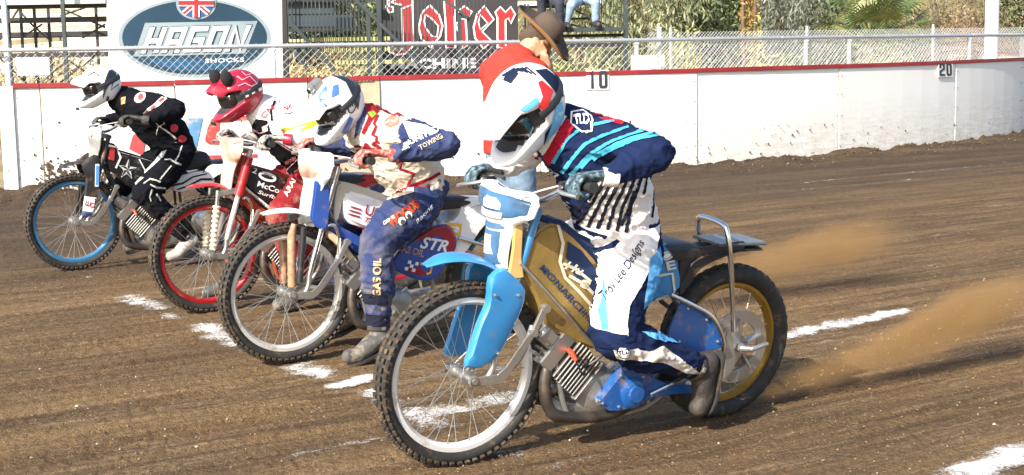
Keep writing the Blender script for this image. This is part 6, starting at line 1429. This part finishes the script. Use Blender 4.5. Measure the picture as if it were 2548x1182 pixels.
A = Art().stroke([(680, 250), (672, 275), (676, 300)], 6); lay('shoulder_stripe', A, F3, .2, [j3], BLKC, j3, .004); lay('lettering', Art().text('CN', (652, 296), (682, 270), 14, .03), F3, .2, [j3], M_RED, j3, .004, step=4)
A = Art().stroke([(760, 430), (775, 445), (765, 470), (752, 505)], 4); lay('leg_flame', A, F3, .2, [t3], SILV, t3, .004); lay('lettering', Art().text('ARAI', (718, 490), (738, 450), 14, .02), F3, .2, [t3], CREAM, t3, .004, step=4)

# ---------------- rider of the black machine
BLKS = cloth('black_suit', (.006, .0065, .010), dirt=.4, dcol=(.10, .075, .055), zdirt=(.2, .65)); BONE = mat('print_bone', (.52, .52, .47), .8, var=.1); REDB = mat('print_brightred', (.62, .04, .05), .7); BOOTS = mat('boot_silver', (.42, .38, .34), .55, var=.4, dirt=.4)
K4 = dict(head=(-.235, .03, 1.37), neck=(-.365, .03, 1.275), chest=(-.575, .03, 1.13), waist=(-.72, .02, .975), pelvis=(-.79, .01, .83),
          shL=(-.505, .205, 1.235), elL=(-.685, .42, 1.195), wrL=(-.43, .425, 1.13), shR=(-.49, -.16, 1.215), elR=(-.56, -.43, 1.08), wrR=(-.40, -.425, 1.07),
          hipL=(-.78, .11, .82), knL=(-.47, .20, .57), anL=(-.79, .23, .19), toL=(-.63, .25, .095),
          hipR=(-.78, -.11, .82), knR=(-.44, -.2, .57), anR=(-.62, -.24, .19), toR=(-.45, -.25, .11), grL=(-.32, .42, 1.12), grR=(-.32, -.42, 1.05))
e4, j4, t4 = rider(F4, 'rider in a black skeleton-print suit with white helmet beside the wall', K4, [BLKS], [BLKS], mat('glove_dark', (.05, .045, .04), .75, var=.9, vscale=45), BOOTS)
h4, pk4, HM4 = helmet(e4, Vector(K4['head']), 20, 6, W1, W1, peak_len=.11)
A = Art().poly([(272, 175), (292, 172), (300, 195), (285, 200), (268, 225), (258, 250), (262, 215)]); A.stroke([(272, 240), (258, 268), (246, 282)], 5); A.stroke([(285, 205), (280, 225), (296, 210)], 2.5); A.stroke([(215, 190), (235, 180), (250, 190)], 3); lay('helmet_stripe', A, F4, .1, [h4], BLKH, h4, .0025)
A = Art().ellipse((352, 243), 17, 13, ang=-25); lay('shoulder_badge', A, F4, .22, [j4], BONE, j4, .004); A = Art().ellipse((354, 242), 8, 8); lay('shoulder_badge', A, F4, .22, [j4], REDB, j4, .0055)
A = Art().poly([(350, 280), (385, 258), (408, 238), (420, 246), (400, 266), (356, 290)]); lay('sleeve_panel', A, F4, .35, [j4], BONE, j4, .004); A = Art().poly([(356, 279), (366, 273), (368, 280), (358, 286)]).poly([(374, 268), (384, 261), (392, 266), (378, 276)]).poly([(396, 250), (408, 243), (413, 249), (402, 257)]); lay('sleeve_print', A, F4, .35, [j4], REDB, j4, .0055)
A = Art().poly([(300, 243), (312, 240), (312, 258), (300, 260)]); lay('shoulder_patch', A, F4, .15, [j4], mat('print_ochre', (.55, .32, .12), .7), j4, .004)
A = Art(); A.stroke([(386, 298), (398, 314), (390, 336)], 4, 2); A.stroke([(408, 296), (412, 308), (400, 316)], 4, 3); A.stroke([(400, 314), (425, 332), (440, 346)], 3, 5); A.stroke([(425, 366), (436, 357), (450, 356)], 6, 3); lay('bone_print', A, F4, .16, [j4, t4], BONE, j4, .004, step=4)
A = Art(); A.stroke([(452, 362), (446, 385), (438, 402)], 3, 4); A.stroke([(410, 398), (425, 396), (440, 405), (452, 410)], 3, 5); A.stroke([(430, 412), (415, 430), (403, 446)], 3, 4); A.stroke([(362, 456), (378, 445), (395, 448), (405, 452)], 3, 5); A.stroke([(380, 458), (395, 466), (415, 468)], 3, 5); A.stroke([(385, 470), (378, 488), (382, 500)], 4, 2); A.stroke([(395, 482), (405, 500)], 4, 2); lay('bone_print', A, F4, .2, [t4], BONE, t4, .004, step=4)
A = Art().poly([(398, 378), (414, 374), (408, 390), (362, 432), (358, 426), (385, 400)]); A.poly([(352, 440), (362, 442), (342, 460), (336, 456)]); lay('leg_panel', A, F4, .18, [t4], mat('print_greyblue', (.42, .46, .46), .8, dirt=.3), t4, .0035)
A = Art().ellipse((442, 320), 9, 10).ellipse((460, 346), 10, 9); lay('back_badge', A, F4, .05, [j4], REDB, j4, .004)
lay('lettering', Art().text('SHIFT', (243, 285), (268, 248), 9, .03), F4, .1, [h4], M_WHT, h4, .005, step=4)

# ---------------- start marshal standing between the machines
REDS = mat('shirt_red', (.38, .028, .016), .85, var=.12, bump=.2, bscale=30, sheen=0); DENIM = mat('denim', (.17, .25, .34), .85, var=.45, vscale=14, bump=.15, bscale=120); FELT = mat('hat_felt', (.085, .058, .043), .9, var=.15, bump=.1, bscale=200); FELTL = mat('hat_lining', (.36, .20, .07), .8); HAIR = mat('hair_brown', (.07, .045, .03), .8, var=.3, bump=.5, bscale=180)
YM = 8.8; fd = V(.74, .67, 0); lt = V(-.67, .74, 0)
base = P(1275, 400, YM); OM = Matrix.Translation((base.x, YM, 0)); off = empty('person', OM); tag(off, 'man in red shirt, jeans and brown brimmed hat with back turned, hand to cheek', 'person'); Oi = OM.inverted()
Q = lambda x, y, dy=0.0: Oi @ P(x, y, YM+dy)
pel, wai, che, upb, nek, hed = Q(1268, 395), Q(1262, 350), Q(1270, 240), Q(1277, 172, .02), Q(1302, 120, .05), Q(1338, 98, .09)
def ring_sec(c_, w_, d_, dirv, n_=20):
    t_ = Vector(dirv).normalized(); l_ = (lt-t_*lt.dot(t_)).normalized(); f_ = t_.cross(l_); return [c_+l_*(w_*math.cos(a))+f_*(d_*math.sin(a)) for a in (2*math.pi*i/n_ for i in range(n_))]
def bodyloft(secs):
    mb = MB(); cs = [s[0] for s in secs]; rings = []
    ps, rs = spline(cs, [(s[1], s[2]) for s in secs], 4)
    for i, p in enumerate(ps): rings.append(ring_sec(p, rs[i][0], rs[i][1], ps[min(i+1, len(ps)-1)]-ps[max(i-1, 0)]))
    return mb.sweep(rings)
shR, shL = upb-lt*.19+V(0, 0, -.01), upb+lt*.19+V(0, 0, -.01); elR = Q(1338, 235, .12)+fd*.10; elL = Q(1240, 260, .2); haR = Q(1356, 128, .03); wrL = Q(1270, 330, .35)
mb = bodyloft([(wai+V(0, 0, -.08), .165, .125), (wai, .165, .125), (wai.lerp(che, .5), .185, .135), (che, .205, .140), (upb, .215, .125), (upb.lerp(nek, .55), .15, .10), (nek, .075, .075)])
for s, e_ in ((shR, elR), (shL, elL)): mb.capsule([s.lerp(upb, .3), s, s.lerp(e_, .45), s.lerp(e_, .7)], [.085, .08, .075, .072])
remesh('shirt', mb, .010, REDS, off, smooth=6, wr=.006, wscale=7)
mb = bodyloft([(wai+V(0, 0, .0), .155, .115), (pel, .172, .125), (pel+V(0, 0, -.08), .16, .115)])
feet = []
for s in (1, -1):
    hp = pel+lt*.09*s+V(0, 0, -.03); ft = V(pel.x, pel.y, 0)+lt*.13*s+fd*(.06 if s > 0 else -.02)+V(0, 0, .10); kn = hp.lerp(ft, .48)+fd*.03; feet.append((kn, ft)); mb.capsule([hp, hp.lerp(kn, .4), kn, kn.lerp(ft, .5), ft], [.098, .092, .07, .064, .062])
remesh('jeans', mb, .011, DENIM, off, smooth=5, wr=.006, wscale=9)
for kn, ft in feet: boot(off, kn, ft+V(0, 0, -.01), ft+fd*.17+V(0, 0, -.055), BOOTM, 'shoe')
# body: head, neck, arms and hands in one skin
mb = MB(); hfd = V(.985, -.17, 0); hlt = V(.17, .985, 0); hz = (V(0, 0, 1)+hfd*1.05-hlt*.12).normalized(); hx = (hfd-hz*hfd.dot(hz)).normalized(); HR_ = Matrix((hx, hz.cross(hx), hz)).transposed()
mb.ellipsoid(hed, (.090, .072, .108), HR_, 20, 14); mb.ellipsoid(hed+HR_ @ V(.035, 0, -.075), (.062, .056, .055), HR_); mb.capsule([hed+HR_ @ V(.09, 0, .01), hed+HR_ @ V(.112, 0, -.03)], [.012, .016])
for s in (1, -1): mb.ellipsoid(hed+HR_ @ V(-.008, s*.080, -.012), (.020, .010, .033), HR_)
mb.capsule([nek-V(0, 0, .06), nek.lerp(hed, .5)+V(0, 0, -.01), hed+HR_ @ V(-.02, 0, -.05)], [.066, .062, .06])
wrR_ = haR+V(0, 0, -.075)+fd*.02
mb.capsule([shR.lerp(elR, .5), elR, elR.lerp(wrR_, .4), wrR_], [.050, .045, .044, .03]); mb.capsule([shL.lerp(elL, .5), elL, elL.lerp(wrL, .5), wrL], [.050, .045, .042, .03])
pd = (hed+HR_ @ V(.01, -.085, .0)-wrR_).normalized(); sd_ = V(.95, .05, .1); sd_ = (sd_-pd*sd_.dot(pd)).normalized()
mb.capsule([wrR_, wrR_+pd*.05], [(.030, .020), (.040, .018)])
for i, (o_, ln) in enumerate(((-.030, .066), (-.010, .078), (.010, .074), (.029, .058))):
    r0 = wrR_+pd*.075+sd_*o_; mb.capsule([r0, r0+pd*ln*.5-lt*-.004, r0+pd*ln], [.0100, .0095, .008], n=9, sub=2)
mb.capsule([wrR_+pd*.02-sd_*.03, wrR_+pd*.05-sd_*.052, wrR_+pd*.085-sd_*.055], [.013, .011, .009], n=9, sub=2)
mb.capsule([wrL, wrL+fd*.06], [.03, .035]); 
for o_ in (-.024, -.008, .008, .024): mb.capsule([wrL+fd*.07+V(0, 0, o_), wrL+fd*.13+V(0, 0, o_*1.1)], [.0095, .008], n=9, sub=2)
mb.capsule([wrL+fd*.02+V(0, 0, .025), wrL+fd*.07+V(0, 0, .05)], [.012, .009], n=9, sub=2)
remesh('body', mb, .0065, M_SKIN, off, smooth=3)
mb = MB(); mb.ellipsoid(hed+HR_ @ V(-.016, 0, .02), (.089, .077, .103), HR_, 20, 14); mb.ellipsoid(hed+HR_ @ V(-.055, 0, -.035), (.052, .066, .05), HR_); remesh('hair', mb, .007, HAIR, off, smooth=3, wr=.003, wscale=40)
# hat: brim with curled sides, pinched crown
hc = hed+HR_ @ V(0, 0, .062); n_ = 48; rows = []
for rr_, zz in ((.085, .0), (.12, -.004), (.155, -.004), (.185, .004), (.198, .014)):
    rows.append([hc+HR_ @ V(rr_*1.13*math.cos(a), rr_*.96*math.sin(a), zz+(.032*abs(math.sin(a))**2.5-.028*max(0, math.cos(a))**2-.006)*((rr_-.085)/.11)) for a in (2*math.pi*i/n_ for i in range(n_))])
low = [[p-hz*.005 for p in r_] for r_ in rows]
mb = MB(); mb.sweep(rows+low[::-1], caps=False); hat = obj('hat', mb, FELT, off, angle=70)
mb = MB(); mb.sweep([[p-hz*.0012 for p in r_] for r_ in low], caps=False); obj('brim_lining', mb, FELTL, hat, fix=False)
rows = []
for t_, rr_ in ((0, .094), (.03, .093), (.07, .087), (.10, .078), (.118, .060), (.122, .03), (.119, .008)):
    rows.append([hc+HR_ @ V(rr_*1.12*math.cos(a)*(1-.10*max(0, math.cos(a))*(t_/.12)), rr_*.94*math.sin(a)*(1-.16*max(0, math.cos(a))*(t_/.12)), t_-.018*(t_/.12)*math.exp(-(math.sin(a)*rr_/.025)**2)) for a in (2*math.pi*i/n_ for i in range(n_))])
mb = MB(); mb.sweep(rows); obj('crown', mb, FELT, hat, angle=80)
mb = MB(); mb.sweep([[hc+HR_ @ V(.1075*math.cos(a), .091*math.sin(a), z_) for a in (2*math.pi*i/n_ for i in range(n_))] for z_ in (.002, .022)], caps=False); obj('hat_band', mb, mat('band_dark', (.05, .035, .028), .7), hat, fix=False)
obj('belt', MB().sweep([ring_sec(wai+V(0, 0, z_), .160, .121, (0, 0, 1)) for z_ in (-.045, -.012)], caps=False), mat('belt_leather', (.06, .035, .02), .6), off)

# ---------------- spectators on the right stand
def spectator(label, x, jm, sm, bm_, Yk, legs, dx):
    Y0 = 21.35; b0 = P(x, 4, Y0); M0 = Matrix.Translation((b0.x, Y0, 0)); e = empty('person', M0); Mi = M0.inverted(); tag(e, label, 'person', 'spectators seated on the bleacher'); q = lambda a, c_, Y: Mi @ P(a, c_, Y)
    pv = q(x, -8, Y0); mb = MB(); mb.torso([(pv+V(0, 0, .1), .16, .12), (pv, .17, .13), (pv+V(0, 0, -.05), .15, .12)])
    for kx, ky, fx, fy in legs:
        kn = q(kx, ky, Yk); an = q(fx, fy, Yk+.05); mb.capsule([pv.lerp(kn, .15), pv.lerp(kn, .6), kn], [.10, .085, .07]); mb.capsule([kn, kn.lerp(an, .5), an], [.07, .062, .056])
        boot(e, kn, an+V(0, 0, .0), an+V(.04, -.16, -.03), bm_, 'shoe')
    remesh('trousers', mb, .014, jm, e, smooth=4, wr=.006, wscale=8)
    mb = MB(); top = pv+V(-.02, -.08, .52); mb.torso([(pv+V(0, 0, .08), .165, .125), (pv.lerp(top, .5), .17, .125), (top, .19, .115), (top+V(0, 0, .07), .08, .07)])
    hk = [q(k_[0], k_[1], Yk) for k_ in legs]
    for s, hnd in ((1, hk[-1]), (-1, hk[0])):
        sh = top+V(.19*s, 0, -.03); el = sh+V(.06*s, -.08, -.27); mb.capsule([sh, el], [.065, .052]); mb.capsule([el, hnd+V(0, .1, .10)], [.052, .04])
    remesh('jacket', mb, .014, sm, e, smooth=4, wr=.005)
    mb = MB(); hd = top+V(0, -.03, .25); mb.ellipsoid(hd, (.075, .095, .12)); mb.ellipsoid(hd+V(0, -.04, -.06), (.055, .06, .055)); mb.capsule([hd+V(0, -.09, .0), hd+V(0, -.105, -.03)], [.012, .015]); mb.capsule([top, hd], [.06, .058])
    for s in (1, -1): mb.ellipsoid(hd+V(s*.078, .01, -.01), (.01, .02, .032))
    for hnd in hk: mb.ellipsoid(hnd+V(0, .07, .10), (.045, .06, .02))
    remesh('body', mb, .010, M_SKIN, e, smooth=2)
    mb = MB(); mb.ellipsoid(hd+V(0, .02, .03), (.082, .098, .115)); remesh('hair', mb, .012, HAIR, e, smooth=2, wr=.004, wscale=30)
    return e
SHOE = mat('shoe_black', (.025, .025, .03), .6, dirt=.2); JEANL = mat('denim_light', (.26, .36, .48), .85, var=.35, vscale=12, bump=.1)
spectator('seated spectator in light blue jeans and black shoes on the right bleacher', 1452, JEANL, mat('jacket_grey', (.10, .11, .13), .85), SHOE, 20.95, ((1422, 12, 1408, 58), (1482, 4, 1482, 54)), 0)
spectator('seated spectator in dark trousers left of the one in light jeans', 1352, mat('trousers_dark', (.028, .032, .05), .85), mat('jacket_brown', (.12, .08, .05), .85), mat('boot_brown', (.07, .04, .028), .6), 20.9, ((1346, -4, 1350, 45), (1392, 8, 1394, 58)), 0)

# ---------------- dirt thrown up by the driving wheels
def plume(label, F, start, direction, length, r0, r1, h0, h1, dens, seed, lift=.0, sharp=1.0):
    m = bpy.data.materials.new('dust_%d' % seed); m.use_nodes = True; t = m.node_tree; n = t.nodes; L = t.links; n.remove(n['Principled BSDF'])
    tc = n.new('ShaderNodeTexCoord'); sx = n.new('ShaderNodeSeparateXYZ'); L.new(tc.outputs['Object'], sx.inputs[0]); x, y, z = sx.outputs
    u = n_math(n, L, 'DIVIDE', x, length); wd = n_range(n, L, u, 0, 1, r0, r1); hz_ = n_range(n, L, u, 0, 1, h0, h1); zc = n_math(n, L, 'MULTIPLY', n_math(n, L, 'MULTIPLY', u, u), lift)
    a = n_math(n, L, 'POWER', n_math(n, L, 'ABSOLUTE', n_math(n, L, 'DIVIDE', y, wd), 0), 2); c_ = n_math(n, L, 'POWER', n_math(n, L, 'ABSOLUTE', n_math(n, L, 'DIVIDE', n_math(n, L, 'SUBTRACT', z, zc), hz_), 0), 2)
    r_ = n_math(n, L, 'SQRT', n_math(n, L, 'ADD', a, c_), 0)
    mp = n.new('ShaderNodeMapping'); mp.inputs['Scale'].default_value = (1.2, 3, 3); mp.inputs['Location'].default_value = (seed, 0, 0); L.new(tc.outputs['Object'], mp.inputs[0]); nz = n_noise(n, L, mp.outputs[0], 2.2, 5, .6)
    r_ = n_math(n, L, 'ADD', r_, n_math(n, L, 'MULTIPLY', n_math(n, L, 'SUBTRACT', nz, .5), 1.3)); f = n_range(n, L, r_, 1.0, .15)
    f = n_math(n, L, 'MULTIPLY', n_math(n, L, 'POWER', f, 1.5), n_math(n, L, 'MULTIPLY', n_range(n, L, u, 0, .10), n_range(n, L, u, 1.0, .72)))
    pv = n.new('ShaderNodeVolumePrincipled'); pv.inputs['Color'].default_value = (.82, .47, .19, 1); pv.inputs['Anisotropy'].default_value = .1
    L.new(n_math(n, L, 'MULTIPLY', f, dens), pv.inputs['Density']); L.new(pv.outputs[0], n['Material Output'].inputs['Volume'])
    mb = MB(); secs = []
    for q in np.linspace(0, 1, 9):
        w_ = (r0+(r1-r0)*q)*1.35; hh_ = (h0+(h1-h0)*q)*1.35; cz = q*q*lift; secs.append([(q*length, w_*math.cos(a_), cz+hh_*math.sin(a_)) for a_ in (2*math.pi*k/16 for k in range(16))])
    o = obj('dust_plume', mb.sweep(secs), m, None); d = Vector(direction).normalized(); yv = V(0, 0, 1).cross(d).normalized()
    o.matrix_world = Matrix.Translation(start) @ Matrix((d, yv, d.cross(yv))).transposed().to_4x4(); tag(o, label, 'dust', kind='stuff'); return o
wb1 = F1.M @ V(-1.42, 0, .06); back = -F1.X
plume('brown roost of dirt thrown back by the nearest rear wheel', F1, wb1, back+V(.0, .02, .10), 1.95, .06, .26, .055, .17, 13, 3, lift=.12)
wb2 = F2.M @ V(-2.45, .0, .16); plume('thin tan dust hanging behind the nearest rider', F2, wb2, -F2.X+V(0, 0, .05), 1.9, .16, .34, .12, .22, 4.5, 5, lift=.06)
# flying crumbs in the roost
g = np.random.default_rng(11); mb = MB()
for _ in range(1100):
    u = g.random()**.8; p = wb1+(back+V(0, .02, .06)).normalized()*(2.5*u)+V(g.normal()*.05*(.4+u), g.normal()*.07*(.4+u), abs(g.normal())*.09*(.3+u)+.10*u*u); s = .0015+.009*g.random()**4
    mb.add([p+V(s, 0, 0), p+V(-s, s*.4, 0), p+V(0, -s, s*.3), p+V(0, .2*s, s)], [(0, 1, 3), (1, 2, 3), (2, 0, 3), (0, 2, 1)])
tag(obj('flying_dirt', mb, M_CR[1], smooth=False, fix=False), 'flecks of dirt flying behind the nearest rear wheel', 'dirt', kind='stuff')

# ------------------------------------------------------------------ done
